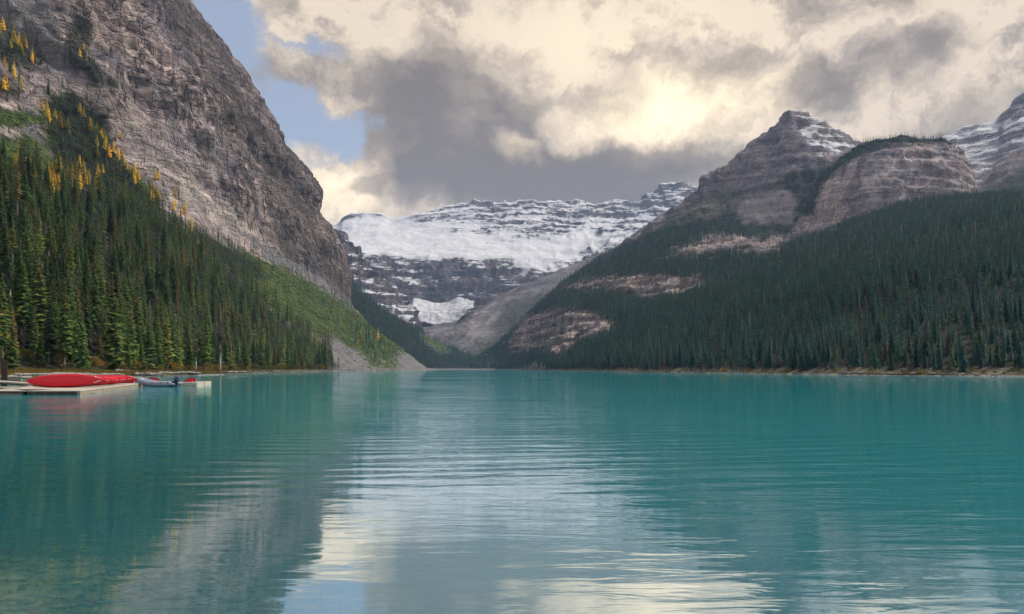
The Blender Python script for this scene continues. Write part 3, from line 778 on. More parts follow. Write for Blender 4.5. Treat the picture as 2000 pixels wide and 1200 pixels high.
terrain('dark_shoulder', gS, m_thumb, {'dark': lambda v: .7 * np.ones(len(v)), 'floor': lambda v: zone(v, [[(1900, 430), (1930, 370), (2000, 330), (2300, 300), (2300, 430)]], 20, 10, 24), 'snow': lambda v: -.3 * np.ones(len(v))})

# ------------------------------------------------------------------ trees
def tube(V, F, p0, p1, r0, r1, n=6):
    p0 = np.array(p0, float); p1 = np.array(p1, float)
    d = p1 - p0; d /= np.linalg.norm(d) + 1e-9
    a = np.cross(d, (0, 0, 1.0) if abs(d[2]) < .9 else (1.0, 0, 0)); a /= np.linalg.norm(a); b = np.cross(d, a)
    i0 = len(V)
    for p, r in ((p0, r0), (p1, r1)):
        for k_ in range(n):
            an = 2 * math.pi * k_ / n
            V.append(tuple(p + r * (math.cos(an) * a + math.sin(an) * b)))
    for k_ in range(n):
        F.append((i0 + k_, i0 + (k_ + 1) % n, i0 + n + (k_ + 1) % n, i0 + n + k_))
    F.append(tuple(i0 + n + k_ for k_ in range(n)))


def spruce(seed, whorls=42, per=8, width=0.13, bare=0.08, dens=1.0, segs=3, power=0.8, droop=0.5, shape=0.0):
    """unit-height conifer: returns trunk (V,F), crown (V,F,hgt,tipc)"""
    r = random.Random(seed)
    TV, TF = [], []
    bend = [(r.uniform(-.006, .006), r.uniform(-.006, .006)) for _ in range(5)]
    pts = [(0, 0, 0)] + [(bend[i][0] * i, bend[i][1] * i, (i + 1) / 5) for i in range(5)]
    rad = [0.0125, 0.0105, 0.0082, 0.0058, 0.0032, 0.0006]
    for i in range(5): tube(TV, TF, pts[i], pts[i + 1], rad[i], rad[i + 1], 6)
    V, F, H, T = [], [], [], []

    def q(vs, h, tips):
        i = len(V); V.extend(vs); H.extend([h] * len(vs)); T.extend(tips)
        F.append(tuple(range(i, i + len(vs))))
    for wv in range(whorls):
        t_ = bare + (0.985 - bare) * (wv + r.uniform(-.3, .3)) / (whorls - 1)
        t_ = min(max(t_, bare), .99)
        env = (1 - t_) ** power * (1.0 if t_ > bare + .12 else 0.55 + .45 * (t_ - bare) / .12)
        for k_ in range(per):
            if r.random() > dens: continue
            L = (width * env + .010) * r.uniform(.55, 1.12)
            az = r.uniform(0, 2 * math.pi)
            ca, sa = math.cos(az), math.sin(az)
            z0 = t_ + r.uniform(-.01, .01)
            up = 0.25 * (t_ - .5)
            w0 = L * r.uniform(.18, .30) + .003
            prev = None
            for s_ in range(segs + 1):
                f = s_ / segs
                rr = L * f
                zc = z0 - droop * L * (f ** 1.4) + up * L * f + (.12 * L * (f > .9))
                wd = w0 * (0.35 + 1.3 * f * (1 - f) * 2 if f < 1 else 0.05)
                c_ = (rr * ca, rr * sa, zc)
                l_ = (rr * ca - wd * sa, rr * sa + wd * ca, zc - wd * r.uniform(.35, .8))
                g_ = (rr * ca + wd * sa, rr * sa - wd * ca, zc - wd * r.uniform(.35, .8))
                if prev:
                    q([prev[0], c_, l_, prev[1]], t_, [f - .33, f, f, f - .33]); q([prev[0], prev[2], g_, c_], t_, [f - .33, f - .33, f, f])
                prev = (c_, l_, g_)
    q([(.004, 0, .965), (0, .004, .965), (0, 0, 1.01)], 1, [0, 0, 1]); q([(-.004, 0, .965), (0, -.004, .965), (0, 0, 1.01)], 1, [0, 0, 1])
    return (TV, TF), (V, F, H, [max(0, x) for x in T])


def snag(seed, n=46):
    r = random.Random(seed); V, F = [], []
    pts = [(r.uniform(-.004, .004) * i, r.uniform(-.004, .004) * i, i / 5) for i in range(6)]
    rad = [0.013, 0.011, 0.009, 0.0065, 0.004, 0.001]
    for i in range(5): tube(V, F, pts[i], pts[i + 1], rad[i], rad[i + 1], 6)
    for _ in range(n):
        t_ = r.uniform(.22, .97); az = r.uniform(0, 6.28); L = (.075 * (1 - t_) ** .6 + .012) * r.uniform(.4, 1.1)
        tube(V, F, (0, 0, t_), (L * math.cos(az), L * math.sin(az), t_ - L * r.uniform(-.1, .6)), .0022, .0006, 3)
    return V, F


TR, CRN = [], []
for i, kw in enumerate([dict(width=.125), dict(width=.105, bare=.14), dict(width=.14, bare=.05, power=.9), dict(width=.115, bare=.22, dens=.8), dict(width=.095, bare=.1, power=.7), dict(width=.13, bare=.3, dens=.7), dict(width=.16, bare=.03, power=1.0)]):
    (tv, tf), (cv_, cf, ch, ct) = spruce(100 + i, **kw)
    TR.append(mesh('spruce_trunk', tv, tf, m_bark, True)); CRN.append(mesh('spruce_crown', cv_, cf, m_needle, False, {'hgt': ch, 'tipc': ct}))
CRN2 = []
for m0 in CRN:
    m1 = m0.copy(); m1.materials.clear(); m1.materials.append(m_needle_shade); CRN2.append(m1)
(tv, tf), (cv_, cf, ch, ct) = spruce(150, width=.085, bare=.3, dens=.45)
TR_G = mesh('thin_trunk', tv, tf, m_dead, True); CR_G = mesh('thin_crown', cv_, cf, m_grey_needle, False, {'hgt': ch, 'tipc': ct})
SNAG = [mesh('snag', *snag(200 + i), m_dead, True) for i in range(3)]


def joined(name, parts):
    """parts: (V,F,attrs,material) -> one mesh"""
    V, F, MI, H, T, mats = [], [], [], [], [], []
    for v_, f_, h_, t_, m_ in parts:
        o_ = len(V); V += list(v_); F += [tuple(i + o_ for i in q_) for q_ in f_]
        if m_ not in mats: mats.append(m_)
        MI += [mats.index(m_)] * len(f_); H += list(h_) if h_ else [0] * len(v_); T += list(t_) if t_ else [0] * len(v_)
    me = mesh(name, V, F, mats, False, {'hgt': H, 'tipc': T})
    me.polygons.foreach_set('material_index', np.array(MI, dtype=np.int32))
    return me


LARCH = []
for i in range(3):
    (tv, tf), (cv_, cf, ch, ct) = spruce(300 + i, whorls=18, per=7, width=.20, bare=.08, dens=.9, segs=2, power=.75, droop=.15)
    LARCH.append(joined('larch', [(tv, tf, None, None, m_bark), (cv_, cf, ch, ct, m_larch)]))
FAR = []
for i, kw in enumerate([dict(width=.12), dict(width=.10, bare=.15), dict(width=.14, bare=.05), dict(width=.11, bare=.25, dens=.8), dict(width=.09)]):
    (tv, tf), (cv_, cf, ch, ct) = spruce(400 + i, whorls=17, per=5, segs=2, **kw)
    FAR.append(joined('far_spruce', [(tv, tf, None, None, m_bark2), (cv_, cf, ch, ct, m_needle_shade)]))
FAR.append(joined('far_snag', [(*snag(450, 14), None, None, m_dead)]))
MID = []
for i in range(4):
    (tv, tf), (cv_, cf, ch, ct) = spruce(100 + i, whorls=22, per=5, segs=2, width=.125 - .01 * i, bare=.05 + .05 * i)
    MID.append(joined('stand_spruce', [(tv, tf, None, None, m_bark), (cv_, cf, ch, ct, m_needle)]))
INST = FAR + MID


def scatter(g, n, inside=None, outside=None, zmin=1.2, ymax=1e9, seed=1, zmax=1e9, poly_soft=0, xr=(-120, 2120)):
    """random points on a terrain grid, area weighted, kept where the outlines say forest"""
    r = np.random.default_rng(seed)
    a = g[:-1, :-1]; b = g[:-1, 1:]; c_ = g[1:, :-1]; d_ = g[1:, 1:]
    ar = np.abs((b - a)[..., 0] * (c_ - a)[..., 1] - (b - a)[..., 1] * (c_ - a)[..., 0]) + .25 * np.linalg.norm(np.cross(b - a, c_ - a), axis=-1)
    p = ar.ravel() / ar.sum()
    idx = r.choice(len(p), n, p=p); i, j = np.divmod(idx, ar.shape[1])
    u, v = r.random(n)[:, None], r.random(n)[:, None]
    q = (a[i, j] * (1 - u) + b[i, j] * u) * (1 - v) + (c_[i, j] * (1 - u) + d_[i, j] * u) * v
    x, y = proj(q)
    jn_ = fbm(q * .035, 4, 16, .6); jx = r.normal(0, 7, n); jy = r.normal(0, 4, n) - 20 * jn_
    k_ = (q[:, 2] > zmin) & (q[:, 1] < ymax) & (q[:, 2] < zmax) & (q[:, 1] > 20) & (x > xr[0]) & (x < xr[1])
    if inside is not None:
        m_ = np.zeros(n, bool)
        for pl in inside: m_ |= inpoly(x + jx, y + jy, pl)
        k_ &= m_
    if outside is not None:
        for pl in outside: k_ &= ~(inpoly(x + jx, y + jy, pl) | inpoly(x + jx, y + jy * .5 - 11, pl))
    return q[k_]


def thin(q, dist, seed=0):
    """drop points that crowd each other, on a jittered grid"""
    keyed = {}
    for i, p in enumerate(q):
        keyed.setdefault((int(p[0] // dist), int(p[1] // dist)), i)
    return q[sorted(keyed.values())]


pts = []      # (x, y, z, height, width, variant index in INST)


def grow(q, h0, h1, var, seed, wmul=1.0):
    r = np.random.default_rng(seed)
    if len(q) > 3000:      # natural gaps and clumps
        q = q[fbm(q * np.array([.022, .022, .0]), 3, seed) * 1.1 + r.uniform(-.5, .5, len(q)) > np.where(q[:, 0] > 0, -.75, -.42)]
    for p in q:
        h = r.uniform(h0, h1) * (0.62 + .58 * r.random() ** .8)
        if p[0] > 0: h *= np.interp(p[1], [240, 600], [.62, .95])
        pts.append((p[0], p[1], p[2] - .3, h, wmul * r.uniform(.85, 1.35), int(r.choice(var))))


# left stand, dense near the water
qL = thin(scatter(gA, 60000, POLY_FOREST_L[:1], [[(655, 640), (720, 640), (720, 730), (664, 730)]], zmin=1.6, seed=11), 5.8)
grow(qL, 17, 26, [6, 7, 8, 9], 12, 1.2)
q2 = thin(scatter(gA, 40000, POLY_FOREST_L[1:], None, zmin=30, seed=13), 7)
grow(q2, 11, 19, [6, 7, 8, 9], 14)
# sparse trees on the avalanche slope and ledges
qs = thin(scatter(gA, 5000, [[(560, 540), (700, 610), (790, 690), (700, 690), (690, 660), (560, 580)]], None, zmin=20, seed=15), 22)
grow(qs[::3], 9, 16, [0, 1, 2], 16)
qs = scatter(gA, 26000, [[(690, 640), (745, 650), (770, 700), (740, 710), (700, 690)]], None, zmin=6, seed=17); grow(thin(qs, 8), 12, 20, [0, 1, 2], 18)
qs = scatter(gA, 9000, [[(430, 470), (520, 480), (600, 540), (700, 610), (690, 625), (560, 550)]], None, zmin=60, seed=19); grow(thin(qs, 12), 9, 16, [0, 1, 4], 20)
qs = scatter(gA, 30000, [[(360, 0), (430, 85), (560, 290), (540, 290), (420, 100), (330, 0)], [(190, 90), (240, 160), (225, 190), (260, 240), (240, 250), (200, 190)]], None, zmin=200, seed=21); grow(thin(qs, 20)[::2], 8, 13, [0, 1, 4], 22)
qC = thin(scatter(gC, 30000, None, POLY_FAN, zmin=3, seed=23), 9); grow(qC, 17, 25, [0, 1, 2, 3, 4], 24, 1.15)
qG = thin(scatter(gG, 130000, None, ROCK_G, zmin=1.6, seed=25), 6.4); grow(qG, 11, 18, [0, 0, 1, 1, 2, 2, 3, 3, 4, 4, 0, 1, 2, 3, 4, 0, 1, 2, 3, 4, 0, 1, 2, 4, 5], 26, 1.3)
qF = thin(scatter(gG, 160000, None, ROCK_G, zmin=1.3, zmax=110, seed=71), 5.2); grow(qF, 7, 17, [0, 2, 2, 4, 1], 72, 1.4)
qF = thin(scatter(gA, 160000, POLY_FOREST_L[:1], None, zmin=1.9, zmax=24, seed=73), 5.0); grow(qF[::2], 5, 15, [6, 7, 6], 74, 1.3)
qG2 = scatter(gG, 60000, ROCK_G[:3], None, zmin=4, seed=27); grow(thin(qG2, 13)[::2], 6, 13, [0, 1, 3, 4], 28)
qT = thin(scatter(gT, 40000, [[(930, 722), (1040, 605), (1180, 495), (1300, 455), (1420, 415), (1540, 335), (1610, 320), (1600, 470), (1400, 480), (1000, 700)]], [OUTC], zmin=5, seed=29), 10)
grow(qT, 13, 20, [0, 1, 2, 4], 30)
qH = thin(scatter(gH, 40000, FOR_H, None, zmin=100, seed=31), 8); grow(qH, 10, 16, [0, 1, 4], 32)
qH = thin(scatter(gH, 9000, [[(1640, 420), (1700, 380), (1720, 400), (1900, 370), (1915, 425), (1560, 480)]], None, zmin=50, seed=33), 11); grow(qH, 11, 18, [0, 1, 2], 34)
qS = thin(scatter(gS, 9000, [[(1900, 430), (1940, 360), (2000, 325), (2200, 300), (2200, 430)]], None, zmin=50, seed=35), 13); grow(qS, 11, 16, [0, 1, 2], 36)
qM = thin(scatter(gM, 9000, POLY_MOR_G[2:], None, zmin=5, seed=37), 13); grow(qM, 12, 18, [0, 1, 2], 38)
pts = np.array(pts)

# the 300 conifers that show largest: hide what nearer trees cover
px, py = proj(pts[:, :3]); hp = pts[:, 3] / pts[:, 1] * FPX
order = np.argsort(pts[:, 1])
top = np.full(2000, 1e9); vis = np.zeros(len(pts))
for i in order:
    if px[i] < 2 or px[i] > 1998 or py[i] > 760: continue
    s0, s1 = int(max(0, px[i] - hp[i] * .05)), int(min(1999, px[i] + hp[i] * .05)) + 1
    tp_ = py[i] - hp[i]
    vis[i] = np.clip(top[s0:s1] - tp_, 0, hp[i]).mean()
    top[s0:s1] = np.minimum(top[s0:s1], tp_ + hp[i] * .12)
big = np.argsort(-vis)[:292]
big = big[np.argsort(px[big])]
rest = np.setdiff1d(np.arange(len(pts)), big)
print('trees', len(pts), 'smallest individual px', vis[big].min())

# ---- the rest as one forest
R_ = pts[rest]
me = mesh('conifer_forest', R_[:, :3] * K, [])
hh = R_[:, 3] * K
a_ = me.attributes.new('scl', 'FLOAT_VECTOR', 'POINT'); a_.data.foreach_set('vector', np.stack([hh * R_[:, 4], hh * R_[:, 4], hh], 1).astype(np.float32).ravel())
r_ = np.random.default_rng(5)
rot = np.stack([r_.normal(0, .02, len(R_)), r_.normal(0, .02, len(R_)), r_.uniform(0, 6.28, len(R_))], 1)
a_ = me.attributes.new('rot', 'FLOAT_VECTOR', 'POINT'); a_.data.foreach_set('vector', rot.astype(np.float32).ravel())
a_ = me.attributes.new('var', 'INT', 'POINT'); a_.data.foreach_set('value', R_[:, 5].astype(np.int32))
forest = link('conifer_forest', me, kind='stuff', label='dark conifer forest covering the slopes on both sides of the lake', category='forest')
ng = bpy.data.node_groups.new('forest', 'GeometryNodeTree')
ng.interface.new_socket('Geometry', in_out='INPUT', socket_type='NodeSocketGeometry')
ng.interface.new_socket('Geometry', in_out='OUTPUT', socket_type='NodeSocketGeometry')
gi = ng.nodes.new('NodeGroupInput'); go = ng.nodes.new('NodeGroupOutput'); jn = ng.nodes.new('GeometryNodeJoinGeometry')


def named(n_, typ):
    x = ng.nodes.new('GeometryNodeInputNamedAttribute'); x.data_type = typ; x.inputs[0].default_value = n_
    return x.outputs[0]


for k_, m_ in enumerate(INST):
    src = bpy.data.objects.new('tree_shape', m_)          # not linked to the scene
    oi = ng.nodes.new('GeometryNodeObjectInfo'); oi.inputs[0].default_value = src; oi.inputs['As Instance'].default_value = True
    cmp_ = ng.nodes.new('FunctionNodeCompare'); cmp_.data_type = 'INT'; cmp_.operation = 'EQUAL'
    ng.links.new(named('var', 'INT'), cmp_.inputs[2]); cmp_.inputs[3].default_value = k_
    ip = ng.nodes.new('GeometryNodeInstanceOnPoints')
    ng.links.new(gi.outputs[0], ip.inputs['Points']); ng.links.new(cmp_.outputs[0], ip.inputs['Selection']); ng.links.new(oi.outputs['Geometry'], ip.inputs['Instance'])
    er = ng.nodes.new('FunctionNodeEulerToRotation'); ng.links.new(named('rot', 'FLOAT_VECTOR'), er.inputs[0]); ng.links.new(er.outputs[0], ip.inputs['Rotation'])
    ng.links.new(named('scl', 'FLOAT_VECTOR'), ip.inputs['Scale'])
    ng.links.new(ip.outputs[0], jn.inputs[0])
ng.links.new(jn.outputs[0], go.inputs[0])
md = forest.modifiers.new('forest', 'NODES'); md.node_group = ng

# ---- low shrubs on the avalanche slopes
m_slope = leaf_mat('slope_shrub_leaves', [(0.0, (0.075, 0.145, 0.035)), (0.5, (0.125, 0.20, 0.048)), (0.75, (0.18, 0.23, 0.06)), (0.88, (0.34, 0.30, 0.06)), (1.0, (0.40, 0.28, 0.06))], trans=0.3)
rb_ = random.Random(8); V, F = [], []
for _ in range(110):
    d_ = np.array([rb_.gauss(0, 1), rb_.gauss(0, 1), abs(rb_.gauss(0, .8))]); d_ *= rb_.uniform(.5, 1) / np.linalg.norm(d_); d_[2] *= .8
    a_v = np.array([rb_.gauss(0, 1), rb_.gauss(0, 1), rb_.gauss(0, 1)]); a_v /= np.linalg.norm(a_v); b_v = np.cross(a_v, (rb_.gauss(0, 1), rb_.gauss(0, 1), 1.0)); b_v /= np.linalg.norm(b_v)
    i = len(V); V += [tuple(d_ - a_v * .2), tuple(d_ + b_v * .16), tuple(d_ + a_v * .2), tuple(d_ - b_v * .16)]; F.append((i, i + 1, i + 2, i + 3))
SHRUB_I = mesh('slope_shrub', V, F, m_slope, False, {'hgt': [0] * len(V), 'tipc': [0] * len(V)})
qv = thin(scatter(gA, 120000, POLY_GREEN, None, zmin=8, seed=81), 4.6)
me = mesh('slope_shrubs', qv * K, [])
r_ = np.random.default_rng(82); sh_ = r_.uniform(.45, 1.0, len(qv)) ** 1.0 * 1.35 * K * np.clip(1 + .9 * fbm(qv * .05, 3, 83), .25, 1.6)
for n_, v_ in (('scl', np.stack([sh_ * 1.3, sh_ * 1.3, sh_], 1)), ('rot', np.stack([0 * sh_, 0 * sh_, r_.uniform(0, 6.28, len(qv))], 1))):
    a_ = me.attributes.new(n_, 'FLOAT_VECTOR', 'POINT'); a_.data.foreach_set('vector', v_.astype(np.float32).ravel())
a_ = me.attributes.new('var', 'INT', 'POINT'); a_.data.foreach_set('value', np.full(len(qv), len(INST), dtype=np.int32))
so = link('slope_shrubs', me, kind='stuff', label='low green shrubs covering the avalanche slope below the cliff', category='shrubs')
src = bpy.data.objects.new('shrub_shape', SHRUB_I)
oi = ng.nodes.new('GeometryNodeObjectInfo'); oi.inputs[0].default_value = src; oi.inputs['As Instance'].default_value = True
ng2 = ng.copy(); ng2.name = 'shrubs'
for nn_ in [n for n in ng2.nodes if n.type == 'OBJECT_INFO']: nn_.inputs[0].default_value = src
for nn_ in [n for n in ng2.nodes if n.type == 'COMPARE']: nn_.inputs[3].default_value = len(INST) if nn_ == [n for n in ng2.nodes if n.type == 'COMPARE'][0] else -1
ng.nodes.remove(oi)
so.modifiers.new('shrubs', 'NODES').node_group = ng2

# ---- individuals
GROUP_T = 'spruces of the shore stands'


def ordinal(n):
    return '%d%s' % (n, 'th' if 10 <= n % 100 <= 20 else {1: 'st', 2: 'nd', 3: 'rd'}.get(n % 10, 'th'))


def zone_name(x):
    for lim, nm in ((45, 'above the brown posts'), (130, 'above the left half of the nearest canoe'), (205, 'above the right half of the canoes'), (275, 'above the far end of the canoe dock'), (350, 'above the grey dinghy'),
                    (405, 'above the cream floats'), (500, 'just past the cream floats'), (600, 'along the middle of the left shore'), (700, 'at the far tip of the left stand'), (1300, 'at the far end of the right shore'), (1600, 'along the middle of the right shore'), (1800, 'on the right shore by the yellow grass'), (2100, 'at the near end of the right shore')):
        if x < lim: return nm
    return ''


rows_seen = {}
lab = {}
for i in big:
    z_ = zone_name(px[i])
    tone = 'front-row' if (py[i] > 712 and pts[i, 1] < np.interp(px[i], [0, 300, 660, 1000, 2000], [285, 330, 720, 1100, 285])) else ('mid-slope' if py[i] > 600 else 'high')
    if px[i] > 1000 and tone == 'mid-slope': tone = 'second-row'
    rows_seen.setdefault((z_, tone), []).append(i)
for (z_, tone), ii in rows_seen.items():
    for n_, i in enumerate(ii):
        lab[i] = '%s spruce %s, %s from the left of those' % (tone, z_, ordinal(n_ + 1)) if len(ii) > 1 else '%s spruce %s' % (tone, z_)
r_ = np.random.default_rng(9)
for i in big:
    x, y, z, h, wd, _ = pts[i]
    e = link('spruce_tree', None, loc=(x * K, y * K, z * K), rot=(r_.normal(0, .015), r_.normal(0, .015), r_.uniform(0, 6.28)), scl=(h * K * wd, h * K * wd, h * K), label=lab[i], category='tree', group=GROUP_T)
    k_ = int(r_.integers(len(TR)))
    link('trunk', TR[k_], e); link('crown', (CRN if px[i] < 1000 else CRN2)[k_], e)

# dead and thin grey trees standing at the water's edge on the left
def ground_z(g, x, y):
    v = g.reshape(-1, 3); d = (v[:, 0] - x) ** 2 + (v[:, 1] - y) ** 2
    return v[np.argmin(d), 2]


def at_px(x, d, g=None):
    X = (x - 1000) / FPX * d
    return X, d, ground_z(gA if g is None else g, X, d)


for (x, d, ytop, lean, s_, lb) in [(217, 268, 611, 0.0, 0, 'tall bare grey dead tree behind the far end of the red canoes'), (305, 285, 628, 0.0, 1, 'bare dead tree at the water behind the grey dinghy'), (102, 262, 622, 0.0, 2, 'grey dead tree behind the middle of the nearest canoe'),
                                   (486, 372, 615, 0.0, 0, 'slim dead trunk on the left shore beyond the cream floats'), (545, 440, 668, -.16, 1, 'leaning bleached dead trunk near the end of the left stand'), (527, 420, 688, -.14, 2, 'short leaning dead trunk beside the longer leaning one')]:
    X, Y, Z = at_px(x, d)
    h = (np.interp(d, [0, 1], [0, 1 / FPX]) * (735 - ytop))
    link('dead_tree', SNAG[s_], loc=(X * K, Y * K, (Z - .3) * K), rot=(0, lean, random.uniform(0, 6) if not lean else 0), scl=(h * K * 1.25, h * K * 1.25, h * K), label=lb, category='tree', group='dead trees on the left shore')
for (x, d, ytop, lb) in [(20, 250, 610, 'thin grizzled spruce beside the brown posts'), (146, 275, 600, 'thin grizzled spruce with sparse needles behind the canoes'), (292, 300, 612, 'thin grizzled spruce left of the bare tree behind the dinghy'), (383, 318, 640, 'thin grizzled spruce above the cream floats'), (430, 335, 600, 'thin grizzled spruce just past the cream floats')]:
    X, Y, Z = at_px(x, d); h = (735 - ytop) * d / FPX
    e = link('thin_spruce_tree', None, loc=(X * K, Y * K, (Z - .3) * K), scl=(h * K * 1.2, h * K * 1.2, h * K), rot=(0, 0, x), label=lb, category='tree', group='thin spruces on the left shore')
    link('trunk', TR_G, e); link('crown', CR_G, e)
X, Y, Z = at_px(1866, 262, gG); h = 55 * 262 / FPX
e = link('spruce_tree', None, loc=(X * K, Y * K, Z * K), rot=(0, -.26, 0), scl=(h * K, h * K, h * K), label='leaning pale spruce tilted over the right shore', category='tree')
link('trunk', TR[1], e); link('crown', CRN[1], e)

# golden larches on the upper left slope
POLY_LARCH = [([(-20, 330), (60, 340), (190, 360), (185, 390), (90, 375), (-20, 350)], 52), ([(80, 210), (130, 220), (180, 235), (190, 270), (120, 275), (80, 250)], 26), ([(190, 250), (240, 290), (250, 330), (300, 350), (310, 390), (240, 350), (180, 300)], 62),
              ([(300, 340), (350, 380), (380, 440), (340, 420), (300, 390)], 28), ([(-20, 40), (40, 65), (90, 110), (85, 140), (20, 95), (-20, 70)], 48), ([(-20, 130), (20, 140), (45, 180), (-20, 185)], 20), ([(100, 320), (190, 330), (190, 380), (120, 375)], 26), ([(125, 70), (170, 90), (170, 120), (130, 120)], 9)]
ln = 0
for zi, (pl, n_) in enumerate(POLY_LARCH):
    q = thin(scatter(gA, 60000, [pl], None, zmin=60, seed=60 + zi), 6)
    random.Random(zi).shuffle(idx := list(range(len(q))))
    q = q[idx[:n_]]
    qx, _ = proj(q)
    nmz = ['along the top edge of the left forest', 'on the ledge below the grey scree', 'on the rib under the big cliff', 'at the foot of the big cliff', 'on the steep rib at the upper left corner', 'at the left edge below the scree gully', 'in the green clearing at upper left', 'beside the dark firs high in the scree'][zi]
    for k_, p in enumerate(q[np.argsort(qx)]):
        h = random.uniform(10.5, 17)
        link('larch_tree', LARCH[ln % 3], loc=(p[0] * K, p[1] * K, (p[2] - .3) * K), rot=(0, 0, random.uniform(0, 6)), scl=(h * K * random.uniform(.9, 1.3),) * 2 + (h * K,),
             label='golden larch %s, %s from the left there' % (nmz, ordinal(k_ + 1)), category='tree', group='golden larches on the left slope')
        ln += 1
for (x, y_, lb) in [(707, 668, 'golden larch among dark spruces on the green slope'), (738, 665, 'golden larch farthest along the green slope above the talus'), (372, 452, 'lone golden larch below the cliff at the forest edge')]:
    v = gA.reshape(-1, 3); ax, ay = proj(v); i = np.argmin((ax - x) ** 2 + (ay - y_) ** 2 + 1e6 * (v[:, 1] > 1600))
    h = 20; link('larch_tree', LARCH[0], loc=tuple(v[i] * K), scl=(h * K, h * K, h * K), label=lb, category='tree', group='golden larches on the left slope')

# ------------------------------------------------------------------ shore: shrubs, grass, stones, logs
def bush(seed, n=260, tall=1.0):
    r = random.Random(seed); V, F = [], []
    cl = [(r.uniform(-.32, .32), r.uniform(-.32, .32), r.uniform(.3, .8) * tall, r.uniform(.12, .26)) for _ in range(9)]
    for _ in range(n):
        cx, cy, cz, rr = r.choice(cl)
        d = np.array([r.gauss(0, 1), r.gauss(0, 1), r.gauss(0, .8)]); d *= rr * r.random() ** .4 / np.linalg.norm(d)
        p = np.array([cx, cy, cz]) + d; p[2] = max(p[2], .04)
        a = np.array([r.gauss(0, 1), r.gauss(0, 1), r.gauss(0, 1)]); a /= np.linalg.norm(a)
        b = np.cross(a, [r.gauss(0, 1), r.gauss(0, 1), r.gauss(0, 1)]); b /= np.linalg.norm(b)
        s_ = r.uniform(.035, .065); i = len(V)
        V += [tuple(p - a * s_), tuple(p + b * s_ * .6), tuple(p + a * s_), tuple(p - b * s_ * .6)]; F.append((i, i + 1, i + 2, i + 3))
    SV, SF = [], []
    for cx, cy, cz, rr in cl: tube(SV, SF, (cx * .15, cy * .15, -.05), (cx, cy, cz), .016, .006, 4)
    return joined('shrub', [(V, F, None, None, m_bush), (SV, SF, None, None, m_bark)])


BUSH = [bush(500 + i) for i in range(4)]
rs = random.Random(77)
xs_l = sorted([14, 30, 46, 58, 66, 84, 120, 140, 163, 172, 182, 196, 206, 232, 240, 256, 272, 290, 312, 326, 340, 352, 372, 390, 398, 408, 420, 436, 446, 458, 470, 484, 500, 512, 536, 548, 562, 578, 590, 604, 618, 632, 644])
for n_, x in enumerate(xs_l):
    d = np.interp(x, [0, 60, 250, 330, 400, 520, 650], [190, 205, 240, 275, 300, 445, 660]) + rs.uniform(2, 14)
    X, Y, Z = at_px(x, d)
    h = rs.uniform(11, 22) * min(d, 420) / FPX * (1.35 if x < 260 else 1.0)
    link('shrub', BUSH[n_ % 4], loc=(X * K, Y * K, (Z - .05) * K), rot=(0, 0, rs.uniform(0, 6)), scl=(h * K * rs.uniform(.9, 1.5), h * K * rs.uniform(.9, 1.5), h * K),
         label='autumn shrub on the left shore under the spruces, %s from the left' % ordinal(n_ + 1), category='shrub', group='shrubs along the left shore')
for n_, x in enumerate(sorted([1110, 1165, 1228, 1290, 1350, 1412, 1446, 1462, 1500, 1536, 1560, 1590, 1640, 1668, 1703, 1728, 1760, 1800, 1842, 1872, 1898, 1908, 1922, 1944, 1962, 1985, 1996])):
    d = np.interp(x, [1110, 1180, 1250, 1320, 1400, 1475, 1550, 1620, 1700, 1780, 1850, 1930, 2000], [800, 650, 545, 470, 418, 374, 340, 310, 283, 270, 258, 250, 244]) + rs.uniform(3, 7)
    X, Y, Z = at_px(x, d, gG)
    h = rs.uniform(6, 12) * min(d, 420) / FPX
    link('shrub', BUSH[n_ % 4], loc=(X * K, Y * K, (Z - .05) * K), rot=(0, 0, rs.uniform(0, 6)), scl=(h * K * rs.uniform(1, 1.8), h * K * rs.uniform(1, 1.8), h * K),
         label='low autumn shrub on the right shore, %s from the left' % ordinal(n_ + 1), category='shrub', group='shrubs along the right shore')


def shore_pts(xtab, dtab, n, din, seed, g):
    r = np.random.default_rng(seed); out = []
    v = g.reshape(-1, 3)
    for _ in range(n):
        x = r.uniform(xtab[0], xtab[-1]); d = np.interp(x, xtab, dtab) + r.uniform(*din)
        out.append(((x - 1000) / FPX * d, d))
    out = np.array(out)
    # heights from nearest terrain vertices close to the shore
    k_ = v[:, 2] < 8
    vv = v[k_]
    z = np.empty(len(out))
    for i in range(0, len(out), 400):
        o_ = out[i:i + 400]
        z[i:i + 400] = vv[np.argmin((vv[None, :, 0] - o_[:, None, 0]) ** 2 + (vv[None, :, 1] - o_[:, None, 1]) ** 2, axis=1), 2]
    return np.column_stack([out, z])


LX, LD = [0, 60, 250, 330, 400, 420, 520, 650], [160, 180, 216, 255, 289, 300, 433, 650]
RX, RD = [1060, 1110, 1180, 1250, 1320, 1400, 1475, 1550, 1620, 1700, 1780, 1850, 1930, 2000, 2060], [975, 800, 650, 545, 470, 418, 374, 340, 310, 283, 270, 258, 250, 244, 238]


def grass_stuff(name, q, h0, h1, wd, seed, label):
    r = random.Random(seed); V, F, H = [], [], []
    for p in q:
        for _ in range(5):
            a = r.uniform(0, 6.28); h = r.uniform(h0, h1); ox, oy = r.gauss(0, .5), r.gauss(0, .5)
            ca, sa = math.cos(a), math.sin(a); i = len(V); lx, ly = r.gauss(0, .3) * h, r.gauss(0, .3) * h
            V += [(p[0] + ox - wd * ca, p[1] + oy - wd * sa, p[2] - .1), (p[0] + ox + wd * ca, p[1] + oy + wd * sa, p[2] - .1), (p[0] + ox + lx, p[1] + oy + ly, p[2] + h)]
            F.append((i, i + 1, i + 2))
    link(name, mesh(name, np.array(V) * K, F, m_grass), kind='stuff', label=label, category='grass')


